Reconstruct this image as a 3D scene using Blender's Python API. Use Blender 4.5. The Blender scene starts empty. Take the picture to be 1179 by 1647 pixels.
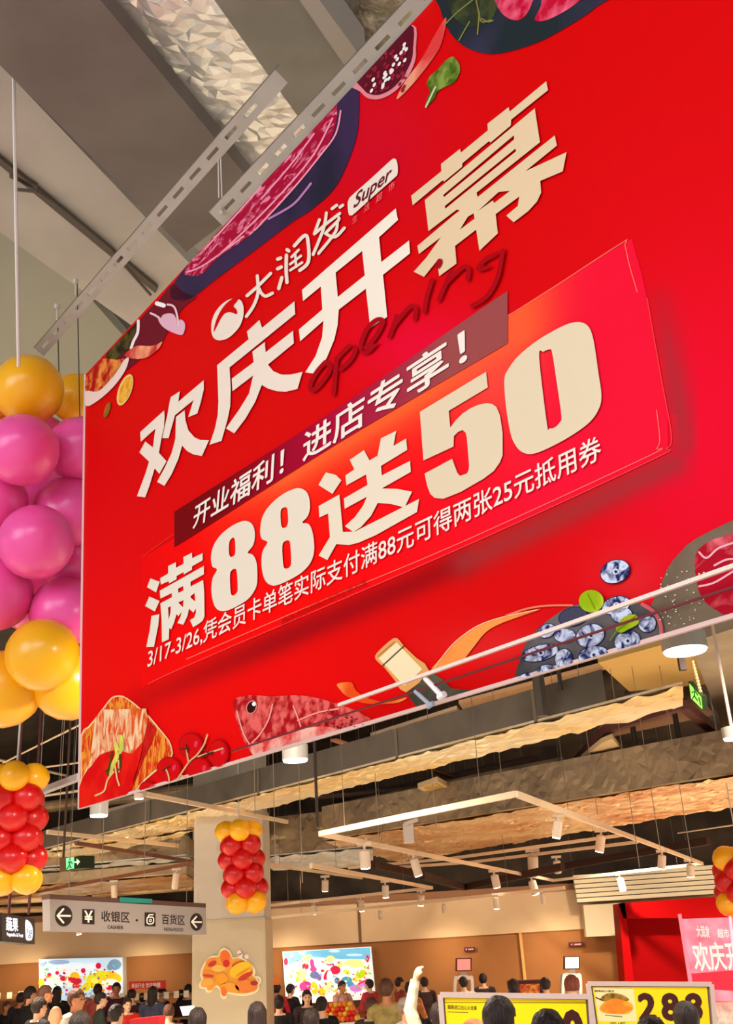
import bpy, bmesh, math, random
import numpy as np
from mathutils import Vector, Matrix, noise
from mathutils.geometry import tessellate_polygon

# ---------------------------------------------------------------- camera, world, lights, exposure
SC = bpy.context.scene
COL = SC.collection
W, H, FPX = 1179.0, 1647.0, 1700.0
PITCH, ROLL = math.radians(22.5), math.radians(3.5)
F = Vector((0, math.cos(PITCH), math.sin(PITCH)))
R0 = Vector((1, 0, 0)); U0 = R0.cross(F)
RT = (R0 * math.cos(ROLL) - U0 * math.sin(ROLL)).normalized()
UP = (U0 * math.cos(ROLL) + R0 * math.sin(ROLL)).normalized()
EYE = Vector((0, 0, 2.0))
cd = bpy.data.cameras.new('camera'); cam = bpy.data.objects.new('camera', cd); COL.objects.link(cam)
cd.sensor_fit = 'VERTICAL'; cd.sensor_height = 36.0; cd.lens = 36.0 * FPX / H; cd.clip_end = 200; cd.clip_start = 0.05
cam.matrix_world = Matrix(((RT.x, UP.x, -F.x, EYE.x), (RT.y, UP.y, -F.y, EYE.y), (RT.z, UP.z, -F.z, EYE.z), (0, 0, 0, 1)))
SC.camera = cam
SC.view_settings.view_transform = 'Standard'; SC.view_settings.look = 'None'
SC.view_settings.exposure = 0.0; SC.view_settings.gamma = 1.0; SC.view_settings.use_curve_mapping = False
wd = bpy.data.worlds.new('mall_ambient'); SC.world = wd; wd.use_nodes = True
wd.node_tree.nodes['Background'].inputs[0].default_value = (0.95, 0.98, 1.0, 1)
wd.node_tree.nodes['Background'].inputs[1].default_value = 0.66
SC.cycles.max_bounces = 6; SC.cycles.diffuse_bounces = 3; SC.cycles.glossy_bounces = 3
SC.cycles.sample_clamp_indirect = 6.0; SC.cycles.use_denoising = True

def light(name, typ, loc, aim, energy, color, size=1.0, spot=60, blend=0.6):
    l = bpy.data.lights.new(name, typ); l.energy = energy; l.color = color
    if typ == 'AREA': l.shape = 'SQUARE'; l.size = size
    else: l.shadow_soft_size = size
    if typ == 'SPOT': l.spot_size = math.radians(spot); l.spot_blend = blend
    o = bpy.data.objects.new(name, l); COL.objects.link(o); o.location = loc
    o.rotation_euler = (Vector(aim) - Vector(loc)).to_track_quat('-Z', 'Y').to_euler()
    return o
WARM = (1.0, 0.83, 0.62)
FILL = (0.86, 0.93, 1.0)
light('added_fill', 'AREA', (-8.0, -1.5, 6.2), (0.2, 4.2, 4.0), 470, FILL, 5.0)  # added area light outside the view, brightens the banner
light('added_fill', 'AREA', (-4.0, -6.0, 6.4), (0.0, 4.0, 4.4), 140, FILL, 4.0)  # second added light behind the camera, also aimed at the banner
light('added_fill', 'AREA', (-3.0, -5.0, 7.1), (-3.0, -4.9, 0.0), 640, FILL, 6.0)  # added overhead light behind the camera for neutral floor bounce
for x in (-9, -5, -1, 3, 7, 11):
    for y, e in ((9.5, 850), (15, 1650), (20.5, 1100)):
        if x == 3 and y == 9.5: e = 300
        if x == -1 and y == 15: continue
        light('store_light', 'SPOT', (x + (y * 7 % 3) * .5, y, 3.85), (x + (y * 7 % 3) * .5, y + .01, 0), e, WARM, .06, 150, .8)
for x in (-7.6, -5.1, -2.2, 1.2, 3.4, 6.0, 8.0):
    light('wall_washer', 'SPOT', (x, 23.0, 2.1), (x, 23.9, 1.6), 42, (1.0, .80, .50), .05, 120, 1.0)
for x in (-9.5, -7.0, -4.6, -1.6, .3, 2.2, 4.2, 6.4, 8.6):
    light('wall_spot', 'SPOT', (x, 21.6, 3.35), (x + .1, 24.0, 2.75), 85, (1.0, .82, .60), .05, 100, 1.0)

light('added_spot', 'SPOT', (2.7, 6.2, 3.9), (2.0, 8.0, 1.6), 300, (1.0, .93, .82), .05, 100, .8)  # added lamp out of view to brighten the price boards
light('added_spot', 'SPOT', (-.8, 5.2, 3.8), (-1.2, 9.5, 1.7), 300, (1.0, .93, .82), .05, 110, .8)  # second added lamp, hidden behind the banner

# ---------------------------------------------------------------- projection helpers
def ray(px, py):
    return (F + RT * ((px - W / 2) / FPX) + UP * ((H / 2 - py) / FPX)).normalized()
def at_depth(px, py, d):
    r = ray(px, py); return EYE + r * (d / r.dot(F))
def at_y(px, py, Y):
    r = ray(px, py); return EYE + r * (Y / r.y)
def at_z(px, py, z):
    r = ray(px, py); return EYE + r * ((z - EYE.z) / r.z)
class Plane:
    def __init__(s, p, n):
        s.p = Vector(p); s.n = Vector(n).normalized()
        if s.n.dot(EYE - s.p) < 0: s.n = -s.n
    def hit(s, px, py, off=0.0):
        r = ray(px, py); p = s.p + s.n * off
        return EYE + r * ((p - EYE).dot(s.n) / r.dot(s.n))
def lin(c):
    c = c / 255.0
    return c / 12.92 if c <= .04045 else ((c + .055) / 1.055) ** 2.4
def rgb(t): return (lin(t[0]), lin(t[1]), lin(t[2]), 1.0)

# ---------------------------------------------------------------- materials
MATS = {}
def mat(name, c, rough=.5, metal=0.0, c2=None, scale=8.0, detail=4.0, bump=0.0, emit=0.0, pos=(.4, .6), spec=.35, vcol=None, stretch=None, distort=0.0, bdist=.03, crease=False):
    if name in MATS: return MATS[name]
    m = bpy.data.materials.new(name); m.use_nodes = True; nt = m.node_tree; b = nt.nodes['Principled BSDF']
    b.inputs['Base Color'].default_value = rgb(c); b.inputs['Roughness'].default_value = rough; b.inputs['Metallic'].default_value = metal
    b.inputs['Specular IOR Level'].default_value = spec
    src = None
    if c2 is not None or bump:
        tc = nt.nodes.new('ShaderNodeTexCoord'); mp = nt.nodes.new('ShaderNodeMapping'); ns = nt.nodes.new('ShaderNodeTexNoise')
        nt.links.new(tc.outputs['Object'], mp.inputs[0]); nt.links.new(mp.outputs[0], ns.inputs['Vector'])
        if stretch: mp.inputs['Scale'].default_value = stretch
        ns.inputs['Scale'].default_value = scale; ns.inputs['Detail'].default_value = detail; ns.inputs['Distortion'].default_value = distort
        if c2 is not None:
            rp = nt.nodes.new('ShaderNodeValToRGB'); rp.color_ramp.elements[0].position = pos[0]; rp.color_ramp.elements[1].position = pos[1]
            rp.color_ramp.elements[0].color = rgb(c); rp.color_ramp.elements[1].color = rgb(c2)
            nt.links.new(ns.outputs['Fac'], rp.inputs[0]); src = rp.outputs[0]
        if bump:
            bp = nt.nodes.new('ShaderNodeBump'); bp.inputs['Strength'].default_value = bump; bp.inputs['Distance'].default_value = bdist
            hs = ns
            if crease:
                hs = nt.nodes.new('ShaderNodeTexNoise'); hs.noise_type = 'RIDGED_MULTIFRACTAL'; nt.links.new(mp.outputs[0], hs.inputs['Vector'])
                hs.inputs['Scale'].default_value = scale * crease; hs.inputs['Detail'].default_value = 3; hs.inputs['Distortion'].default_value = .3
            nt.links.new(hs.outputs['Fac'], bp.inputs['Height']); nt.links.new(bp.outputs[0], b.inputs['Normal'])
    if vcol:
        a = nt.nodes.new('ShaderNodeVertexColor'); a.layer_name = vcol; src = a.outputs[0]
    if src is not None: nt.links.new(src, b.inputs['Base Color'])
    if emit:
        b.inputs['Emission Strength'].default_value = emit
        if src is not None: nt.links.new(src, b.inputs['Emission Color'])
        else: b.inputs['Emission Color'].default_value = rgb(c)
    MATS[name] = m; return m

# ---------------------------------------------------------------- object helpers
def tag(o, label=None, cat=None, group=None, kind=None):
    if label: o['label'] = label
    if cat: o['category'] = cat
    if group: o['group'] = group
    if kind: o['kind'] = kind
    return o
def new(name, me, m=None, parent=None):
    o = bpy.data.objects.new(name, me); COL.objects.link(o)
    if m is not None and me is not None:
        if not me.materials: me.materials.append(m)
    if parent is not None: o.parent = parent; o.matrix_parent_inverse = parent.matrix_world.inverted() if False else Matrix.Translation(-parent.location)
    return o
def thing(name, label, cat, loc=(0, 0, 0), group=None):
    o = bpy.data.objects.new(name, None); COL.objects.link(o); o.location = loc; o.empty_display_size = .1
    return tag(o, label, cat, group)
def mesh(name, vs, fs, smooth=False):
    me = bpy.data.meshes.new(name); me.from_pydata([tuple(v) for v in vs], [], fs); me.update()
    if smooth: me.polygons.foreach_set('use_smooth', [True] * len(me.polygons))
    return me
def fix_normals(me):
    bm = bmesh.new(); bm.from_mesh(me); bmesh.ops.recalc_face_normals(bm, faces=bm.faces); bm.to_mesh(me); bm.free(); return me
def prism_mesh(name, pts, up, bevel=0.0):
    n = len(pts); pts = [Vector(p) for p in pts]; up = Vector(up)
    vs = pts + [p + up for p in pts]
    fs = [list(range(n)), list(range(n, 2 * n))] + [[i, (i + 1) % n, n + (i + 1) % n, n + i] for i in range(n)]
    me = fix_normals(mesh(name, vs, fs))
    if bevel:
        bm = bmesh.new(); bm.from_mesh(me); bmesh.ops.bevel(bm, geom=bm.edges[:], offset=bevel, segments=2, affect='EDGES', profile=.7); bm.to_mesh(me); bm.free()
    return me
def prism(name, pts, up, m, parent=None, bevel=0.0):
    return new(name, prism_mesh(name, pts, up, bevel), m, parent)
def box_pts(c, sx, sy): return [(c[0] - sx, c[1] - sy, c[2]), (c[0] + sx, c[1] - sy, c[2]), (c[0] + sx, c[1] + sy, c[2]), (c[0] - sx, c[1] + sy, c[2])]
def box(name, x0, x1, y0, y1, z0, z1, m, parent=None, bevel=0.0):
    return prism(name, [(x0, y0, z0), (x1, y0, z0), (x1, y1, z0), (x0, y1, z0)], (0, 0, z1 - z0), m, parent, bevel)
def frame_of(d):
    d = Vector(d).normalized(); a = Vector((0, 0, 1)) if abs(d.z) < .9 else Vector((1, 0, 0))
    s = d.cross(a).normalized(); return d, s, s.cross(d).normalized()
def bar_mesh(name, a, b, w, h=None):
    h = h or w; a, b = Vector(a), Vector(b); d, s, u = frame_of(b - a)
    return prism_mesh(name, [a + s * w / 2 + u * h / 2, a - s * w / 2 + u * h / 2, a - s * w / 2 - u * h / 2, a + s * w / 2 - u * h / 2], b - a)
def bar(name, a, b, w, m, parent=None, h=None): return new(name, bar_mesh(name, a, b, w, h), m, parent)
def lathe_mesh(name, a, b, prof, seg=16, caps=True):
    """prof: list of (t along a-b, radius)"""
    a, b = Vector(a), Vector(b); d, s, u = frame_of(b - a); L = (b - a).length
    vs, fs = [], []
    for t, r in prof:
        for k in range(seg):
            q = 2 * math.pi * k / seg; vs.append(a + d * (t * L) + (s * math.cos(q) + u * math.sin(q)) * r)
    for i in range(len(prof) - 1):
        for k in range(seg):
            fs.append([i * seg + k, i * seg + (k + 1) % seg, (i + 1) * seg + (k + 1) % seg, (i + 1) * seg + k])
    if caps: fs += [list(range(seg)), [(len(prof) - 1) * seg + k for k in range(seg)]]
    me = fix_normals(mesh(name, vs, fs, False)); return me
def tube(name, a, b, r, m, parent=None, seg=8): return new(name, lathe_mesh(name, a, b, [(0, r), (1, r)], seg), m, parent)
def path_mesh(name, pts, r, seg=6):
    bm = bmesh.new()
    for a, b in zip(pts[:-1], pts[1:]):
        me = lathe_mesh('t', a, b, [(0, r), (1, r)], seg); bm.from_mesh(me); bpy.data.meshes.remove(me)
    me = bpy.data.meshes.new(name); bm.to_mesh(me); bm.free(); return me

# ---------------------------------------------------------------- flat print on a plane, traced outlines
def zp(ox, oy, s, pts): return [(ox + x / s, oy + y / s) for x, y in pts]
def crom(pts, n=6, closed=True):
    out = []; N = len(pts)
    rng = range(N) if closed else range(N - 1)
    for i in rng:
        p0, p1, p2, p3 = (pts[(i - 1) % N], pts[i], pts[(i + 1) % N], pts[(i + 2) % N]) if closed else (pts[max(i - 1, 0)], pts[i], pts[i + 1], pts[min(i + 2, N - 1)])
        for k in range(n):
            t = k / n; out.append(tuple(.5 * ((2 * p1[j]) + (-p0[j] + p2[j]) * t + (2 * p0[j] - 5 * p1[j] + 4 * p2[j] - p3[j]) * t * t + (-p0[j] + 3 * p1[j] - 3 * p2[j] + p3[j]) * t ** 3) for j in (0, 1)))
    if not closed: out.append(pts[-1])
    return out
def ell(cx, cy, rx, ry, a=0, n=24):
    a = math.radians(a); return [(cx + rx * math.cos(t) * math.cos(a) - ry * math.sin(t) * math.sin(a), cy + rx * math.cos(t) * math.sin(a) + ry * math.sin(t) * math.cos(a)) for t in [2 * math.pi * k / n for k in range(n)]]
def stroke_polys(pts, w, n=5, smooth=True):
    """one outline with round ends along a stroke; a closed stroke (last point = first) gives a ring"""
    if smooth and len(pts) > 2: pts = crom(pts, n, False)
    q = [pts[0]]
    for p in pts[1:]:
        if math.hypot(p[0] - q[-1][0], p[1] - q[-1][1]) > 1e-3: q.append(p)
    pts = q; closed = len(pts) > 5 and math.hypot(pts[0][0] - pts[-1][0], pts[0][1] - pts[-1][1]) < .5
    if closed: pts = pts[:-1]
    N = len(pts); L_, R_ = [], []
    for i, (x, y) in enumerate(pts):
        a = pts[(i - 1) % N] if closed or i > 0 else pts[i]; b = pts[(i + 1) % N] if closed or i < N - 1 else pts[i]
        dx, dy = b[0] - a[0], b[1] - a[1]; L = math.hypot(dx, dy) or 1; nx, ny = -dy / L * w / 2, dx / L * w / 2
        L_.append((x + nx, y + ny)); R_.append((x - nx, y - ny))
    if closed:
        A = lambda P: abs(sum(P[i][0] * P[(i + 1) % N][1] - P[(i + 1) % N][0] * P[i][1] for i in range(N)))
        return [(L_, [R_])] if A(L_) > A(R_) else [(R_, [L_])]
    def cap(p, frm, sgn):
        a0 = math.atan2(frm[1] - p[1], frm[0] - p[0]); return [(p[0] + w / 2 * math.cos(a0 + sgn * t), p[1] + w / 2 * math.sin(a0 + sgn * t)) for t in (math.pi / 4, math.pi / 2, 3 * math.pi / 4)]
    return [L_ + cap(pts[-1], L_[-1], -1) + R_[::-1] + cap(pts[0], R_[0], -1)]
def decal(name, polys, m, plane, off, parent, label=None):
    """polys: list of outlines or (outline, [holes]) in picture coordinates, laid on the plane as flat print"""
    vs, fs = [], []
    for pi, p in enumerate(polys):
        outer, holes = (p if isinstance(p, tuple) and isinstance(p[0], list) else (p, []))
        loops = [outer] + list(holes)
        tri = tessellate_polygon([[Vector((x, y, 0)) for x, y in l] for l in loops])
        b = len(vs)
        for l in loops:
            for x, y in l: vs.append(plane.hit(x, y, off + (pi % 8) * .00012))
        for t in tri: fs.append([b + i for i in t])
    me = mesh(name, vs, fs)
    o = new(name, me, m, parent)
    if label: o['label'] = label
    return o
def homog(src, dst):
    A = []; B = []
    for (x, y), (u, v) in zip(src, dst):
        A.append([x, y, 1, 0, 0, 0, -u * x, -u * y]); B.append(u)
        A.append([0, 0, 0, x, y, 1, -v * x, -v * y]); B.append(v)
    h = np.linalg.solve(np.array(A, float), np.array(B, float)); return np.append(h, 1).reshape(3, 3)
def text_geo(s, weight=0.0):
    c = bpy.data.curves.new('t', 'FONT'); c.body = s; c.size = 1; c.resolution_u = 3
    o = bpy.data.objects.new('t', c); COL.objects.link(o)
    dg = bpy.context.evaluated_depsgraph_get(); me = bpy.data.meshes.new_from_object(o.evaluated_get(dg))
    vs = [(v.co.x, v.co.y) for v in me.vertices]; fs = [list(p.vertices) for p in me.polygons]
    bpy.data.objects.remove(o); bpy.data.curves.remove(c); bpy.data.meshes.remove(me); return vs, fs
def text(name, s, quad, m, plane, off, parent, weight=0.0, split=False):
    """quad: ink box corners in the picture TL, TR, BR, BL; split gives every character a mesh of its own"""
    vs, fs = text_geo(s, weight)
    x0 = min(v[0] for v in vs); x1 = max(v[0] for v in vs); y0 = min(v[1] for v in vs); y1 = max(v[1] for v in vs)
    h = homog([(x0, y1), (x1, y1), (x1, y0), (x0, y0)], quad); out = []
    n0 = len(vs); base = list(fs); bv = list(vs); w = weight * .75
    for k in range(8 if weight else 1):      # bolder strokes: the outline laid several times, shifted a hair
        dx, dy = (w * math.cos(k * math.pi / 4), w * math.sin(k * math.pi / 4)) if weight else (0, 0)
        for x, y in bv:
            q = h @ np.array([x + dx, y + dy, 1]); out.append(plane.hit(q[0] / q[2], q[1] / q[2], off + k * .00008))
        if k: fs = fs + [[i + n0 * k for i in f] for f in base]; vs = vs + bv
    if not split: return new(name, mesh(name, out, fs), m, parent)
    ends = []
    for k in range(len(s)):
        g = text_geo(s[:k + 1], weight)[0]; ends.append(max(v[0] for v in g) if g else 0)
    cls = []
    for f in fs:
        cx = sum(vs[i][0] for i in f) / len(f); cls.append(next((k for k, e in enumerate(ends) if cx <= e), len(s) - 1))
    for k in range(len(s)):
        sub = [f for f, c in zip(fs, cls) if c == k]
        if not sub: continue
        used = sorted({i for f in sub for i in f}); ix = {v: i for i, v in enumerate(used)}
        new(name, mesh(name, [out[i] for i in used], [[ix[i] for i in f] for f in sub]), m, parent)
def crumple(name, A, B, C, D, cell, amp, m, parent=None, seed=0):
    """wrinkled sheet over the quad A B C D: a faceted grid pushed in and out like crushed foil"""
    A, B, C, D = map(Vector, (A, B, C, D)); n = (B - A).cross(D - A).normalized(); rr = random.Random(seed + 5)
    nx = max(2, min(420, int((B - A).length / cell))); ny = max(2, int(max((D - A).length, (C - B).length) / cell)); vs, fs = [], []
    for j in range(ny + 1):
        for i in range(nx + 1):
            u, v = i / nx, j / ny; p = A.lerp(B, u).lerp(D.lerp(C, u), v)
            q = p * (1 / cell * .32); h = abs(noise.noise(q + Vector((seed, 0, 0)))) * 1.3 + abs(noise.noise(q * 2.3)) * .6 + rr.uniform(-.22, .22)
            if 0 < i < nx and 0 < j < ny: p = p + (B - A) / nx * rr.uniform(-.35, .35) + (D - A) / ny * rr.uniform(-.35, .35)
            vs.append(p + n * (h * amp))
    for j in range(ny):
        for i in range(nx):
            a = j * (nx + 1) + i; b, c, d = a + 1, a + nx + 2, a + nx + 1
            fs += [[a, b, c], [a, c, d]] if rr.random() < .5 else [[a, b, d], [b, c, d]]
    return new(name, mesh(name, vs, fs), m, parent)
def clip_poly(pts, lines):
    for (ax, ay), (bx, by) in lines:      # keep the side to the left of a->b in picture axes
        out = []; f = lambda p: (bx - ax) * (p[1] - ay) - (by - ay) * (p[0] - ax)
        for i in range(len(pts)):
            p, q = pts[i - 1], pts[i]; fp, fq = f(p), f(q)
            if (fp >= 0) != (fq >= 0): t = fp / (fp - fq); out.append((p[0] + (q[0] - p[0]) * t, p[1] + (q[1] - p[1]) * t))
            if fq >= 0: out.append(q)
        pts = out
        if not pts: return []
    return pts
def deck_z(y): return 6.0 if y > 9.8 else 7.4
def fit_z(pts, z, ymax=22.6):
    """lower z so that every picture point stays in front of the back wall"""
    Y = max(at_z(x, y, z).y for x, y in pts)
    return z if Y <= ymax else 2 + (z - 2) * ymax / Y
def slab(name, quad, z, h, m, parent=None):
    return prism(name, [at_z(x, y, z) for x, y in quad], (0, 0, h), m, parent)
def board(name, quad, dl, dr, th, m, parent=None, bevel=0.0):
    """upright board from picture corners TL,TR,BR,BL; dl, dr are its depths at left and right"""
    tl = at_depth(*quad[0], dl); tr = at_depth(*quad[1], dr); n = (tr - tl).cross(Vector((0, 0, 1)))
    pl = Plane(tl, n); pts = [pl.hit(*q) for q in quad]
    return prism(name, pts, -pl.n * th, m, parent, bevel), pl

# ================================================================ SETTING
M_slab = mat('ceiling_paint', (158, 158, 154), .9, c2=(146, 146, 142), scale=1.2)
M_dark = mat('dark_void', (62, 50, 40), .9, c2=(40, 32, 27), scale=1.5)
M_floor = mat('floor_tile', (222, 212, 196), .5)
M_wallu = mat('wall_upper', (222, 190, 152), .8, c2=(214, 180, 142), scale=.8)
M_walll = mat('wall_lower', (164, 106, 56), .7, c2=(156, 99, 50), scale=.8)
M_taupe = mat('taupe', (168, 152, 130), .8, c2=(156, 140, 118), scale=2)
M_beam = mat('beam_brown', (122, 114, 110), .8, c2=(112, 104, 100), scale=1.5)
def struct(o): o['kind'] = 'structure'; return o
struct(box('floor', -14, 16, -8, 24.5, -.2, 0, M_floor))
struct(box('ceiling', -14, 16, -8, 24.5, 7.4, 7.6, M_slab))
YW = 24.0
zj = at_y(155, 1542, YW).z; zt = at_y(560, 1453, YW).z
struct(box('wall_back', -14, 16, YW, YW + .3, 0, zj, M_walll))
struct(box('wall_back_upper', -14, 16, YW - .06, YW + .3, zj, zt, M_wallu))
struct(box('wall_back_high', -14, 16, YW, YW + .3, zt + .12, 7.4, M_dark))
struct(box('trim_1', -14, 16, YW - .2, YW + .3, zt, zt + .12, mat('cornice', (150, 105, 75), .8)))
struct(box('wall_left', -14.2, -14, 9, 24.5, 0, 7.4, M_wallu))
struct(box('wall_right', 16, 16.2, 9, 24.5, 0, 7.4, M_wallu))
# wall panel seams
for px in (579, 836):
    x = at_y(px, 1500, YW).x
    struct(box('trim_2' if px == 579 else 'trim_3', x - .03, x + .03, YW - .08, YW - .02, zj if px == 579 else 0, zt if px == 579 else zj, mat('seam_dark', (120, 85, 60), .8) if px == 579 else mat('seam_light', (225, 165, 95), .7)))
# dark open ceiling deck above the store
struct(box('ceiling_store', -14, 16, 9.8, 24, 6.0, 6.2, mat('store_deck', (60, 50, 43), .9, c2=(44, 36, 30), scale=1.0)))
# column in the store
DC = 13.5
xl = at_depth(313, 1500, DC); xr = at_depth(428, 1500, DC)
M_col = mat('column_stone', (212, 200, 182), .6, c2=(204, 190, 170), scale=1.5)
col = struct(prism('column', box_pts(((xl.x + xr.x) / 2, xl.y + .3, 0), (xr.x - xl.x) / 2, .42), (0, 0, 3.85), M_col, None, .05))
zc = at_depth(370, 1477, DC).z
struct(prism('column_cladding', box_pts(((xl.x + xr.x) / 2, xl.y + .3, 0), (xr.x - xl.x) / 2 - .0 + .012, .435), (0, 0, zc), mat('column_panel', (205, 186, 152), .45), None, .04))
struct(prism('bulkhead', [at_z(x, y, 3.86) for x, y in ((310, 1322), (430, 1312), (430, 1378), (310, 1388))], (0, 0, .9), M_taupe))

# upper left ceiling: beams, ducts and recesses
M_foil = mat('foil', (238, 236, 232), .28, .6, c2=(186, 182, 174), scale=3.0, detail=4, bump=.9, bdist=.035, crease=1.6)
M_foilg = mat('foil_warm', (252, 238, 206), .32, .45, c2=(222, 190, 130), scale=1.2, detail=4, bump=.9, pos=(.4, .62), bdist=.05, crease=2.6)
M_wrap = mat('duct_wrap', (96, 88, 78), .55, .2, c2=(112, 103, 92), scale=1.6, detail=4, bump=.45, bdist=.03, crease=1.6)
M_wrapb = mat('duct_wrap_brown', (150, 128, 102), .5, .25, c2=(188, 164, 132), scale=1.6, detail=6, bump=.8, bdist=.05, crease=2.0)
M_steel = mat('strut_steel', (178, 170, 162), .45, .25, c2=(172, 164, 156), scale=6)
def sthing(name, label, cat, quad, z, h, m):
    Q = [at_z(x, y, z) for x, y in quad]
    if quad[0][1] < 130 and quad[1][1] < 0: Q[0] = Q[0] + (Q[0] - Q[3]) * 1.2; Q[1] = Q[1] + (Q[1] - Q[2]) * 1.2   # runs on beyond the frame
    return tag(prism(name, Q, (0, 0, h), m), label, cat)
sthing('ceiling_beam', 'wide dark taupe ceiling beam running under the ceiling left of the foil duct', 'beam', [(-60, 45), (120, -50), (420, 312), (300, 405)], 6.3, .12, M_beam)
FD = sthing('foil_duct', 'crumpled silver foil duct high at the top between two dark beams', 'duct', [(120, -50), (305, -55), (560, 290), (420, 312)], 6.50, .5, M_foil)
fq = [at_z(x, y, 6.49) for x, y in ((118, -52), (307, -57), (562, 292), (418, 314))]
crumple('foil_skin', fq[0], fq[3], fq[2], fq[1], .045, .026, mat('foil_skin', (248, 248, 248), .26, .35, c2=(232, 232, 230), scale=1.5, spec=.8), FD, 2)
sthing('flat_duct', 'wide smooth grey ceiling duct right of the crumpled foil duct', 'duct', [(305, -55), (440, -60), (640, 215), (535, 265)], 6.25, .15, mat('grey_sheet', (140, 137, 130), .7, c2=(128, 124, 116), scale=2))
sthing('narrow_beam', 'narrow pale beam right of the wide smooth grey duct', 'beam', [(440, -60), (470, -60), (590, 105), (568, 125)], 6.15, .25, mat('pale_beam', (164, 156, 150), .7))
sthing('foil_patch', 'small crinkled foil duct end just above the right slotted strut', 'duct', [(555, 70), (660, -30), (760, -40), (620, 120)], 6.6, .4, mat('foil_grey', (170, 166, 156), .35, .6, c2=(120, 114, 104), scale=6, detail=6, bump=1.0))
sthing('wide_panel', 'broad light grey ceiling panel left of the dark beam', 'panel', [(-400, -120), (-160, -70), (20, 125), (330, 450), (235, 540), (-400, 90)], 6.7, .2, mat('light_panel', (182, 178, 174), .8, c2=(172, 168, 164), scale=1.5))
tag(prism('ceiling_pipe', [at_z(x, y, 6.66) for x, y in ((-20, 238), (-20, 250), (250, 472), (254, 464))], (0, 0, .03), mat('groove_dark', (92, 84, 78), .8)), 'thin dark strip made for a groove along the light grey ceiling panel', 'pipe')  # dark strip laid on the panel in place of a groove
tag(prism('ceiling_pipe', [at_z(x, y, 6.66) for x, y in ((15, 278), (60, 300), (60, 306), (15, 286))] , (0, 0, .03), MATS['groove_dark']), 'short dark groove strip beside the white hanging wire', 'pipe')  # short strip in the same groove colour
tag(new('ceiling_pipe', path_mesh('p', [at_z(x, y, 6.66) for x, y in ((28, 305), (60, 308), (90, 328), (175, 398), (242, 474))], .012), MATS['groove_dark']), 'bent dark cable following the groove strip on the light grey panel', 'cable')
sthing('ceiling_panel', 'greenish grey ceiling panel at the lower left above the balloons', 'panel', [(-500, 250), (30, 378), (60, 395), (150, 485), (260, 610), (60, 700), (-500, 700)], 6.9, .1, mat('green_grey', (150, 152, 142), .9))

# ================================================================ BANNER
A0 = at_depth(127, 1300, 5.5)
hr = ray(-865, 1597); hdir = Vector((hr.x, hr.y, 0)).normalized()
BP = Plane(A0, hdir.cross(Vector((0, 0, 1))))
BC = [(137, 603), (1300, -650), (1300, 955), (127, 1300)]   # TL TR BR BL in the picture
def gs(x, y, cx, cy, sx, sy): return math.exp(-((x - cx) / sx) ** 2 - ((y - cy) / sy) ** 2)
def seg_d(x, y, a, b):
    vx, vy = b[0] - a[0], b[1] - a[1]; L2 = vx * vx + vy * vy; t = max(0, min(1, ((x - a[0]) * vx + (y - a[1]) * vy) / L2))
    return math.hypot(x - a[0] - t * vx, y - a[1] - t * vy)
CARD = crom(zp(0, 0, 1, [(236, 1101), (330, 1058), (740, 882), (1050, 739), (1072, 722), (1080, 700), (1062, 600), (1041, 480), (1024, 410), (1014, 392), (1003, 391), (816, 508), (810, 520), (798, 560), (288, 862), (234, 893), (228, 905), (228, 1090)]), 3)
def inside(x, y, poly):
    c = False; j = len(poly) - 1
    for i in range(len(poly)):
        if (poly[i][1] > y) != (poly[j][1] > y) and x < (poly[j][0] - poly[i][0]) * (y - poly[i][1]) / (poly[j][1] - poly[i][1]) + poly[i][0]: c = not c
        j = i
    return c
def mixc(a, b, t): t = max(0, min(1, t)); return [a[i] * (1 - t) + b[i] * t for i in range(3)]
def base_col(x, y):
    c = [214, 0, 2]
    c = mixc(c, [238, 0, 0], gs(x, y, 330, 1080, 330, 210))
    c = mixc(c, [236, 0, 45], gs(x, y, 1120, 700, 190, 330) * .9)
    c = mixc(c, [232, 0, 52], gs(x, y, 690, 560, 150, 75) * .9)
    c = mixc(c, [205, 0, 38], gs(x, y, 600, 240, 130, 130) * .8)
    c = mixc(c, [222, 50, 45], gs(x, y, 1010, 930, 60, 50) * .6)
    c = mixc(c, [226, 60, 60], gs(x, y, 800, 1040, 110, 40) * .5)
    if x < 1110 and not inside(x, y, CARD):
        d = seg_d(x, y, (228, 1125), (745, 905)); s = .75 * math.exp(-(d / 20) ** 2) * (.4 + .6 * min(1, max(0, (x - 230) / 200)))
        d2 = min(seg_d(x, y, (745, 905), (1085, 745)), seg_d(x, y, (1102, 715), (1062, 480)) + 2)
        s2 = .8 * math.exp(-(d2 / 24) ** 2) * (min(1, max(0, (y - 400) / 200)))
        c = mixc(c, [140, 0, 10], s); c = mixc(c, [158, 48, 48], s2)
    return c
def card_col(x, y):
    # distance below the upper edge of the card
    e = 862 - (x - 288) * .592 if x < 798 else 560 - (x - 798) * .62
    d = y - e
    c = mixc([246, 0, 0], [240, 12, 48], (x - 520) / 350)
    c = mixc(c, [255, 96, 44], math.exp(-max(0, d - 14) / 48) * min(1, max(0, (x - 300) / 160)) * (1 if x < 830 else math.exp(-((x - 830) / 70) ** 2)) * .95)
    c = mixc(c, [250, 75, 60], gs(x, y, 800, 620, 70, 90) * .7)
    c = mixc(c, [222, 0, 0], gs(x, y, 236, 980, 35, 120) * .6)
    return c
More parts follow.
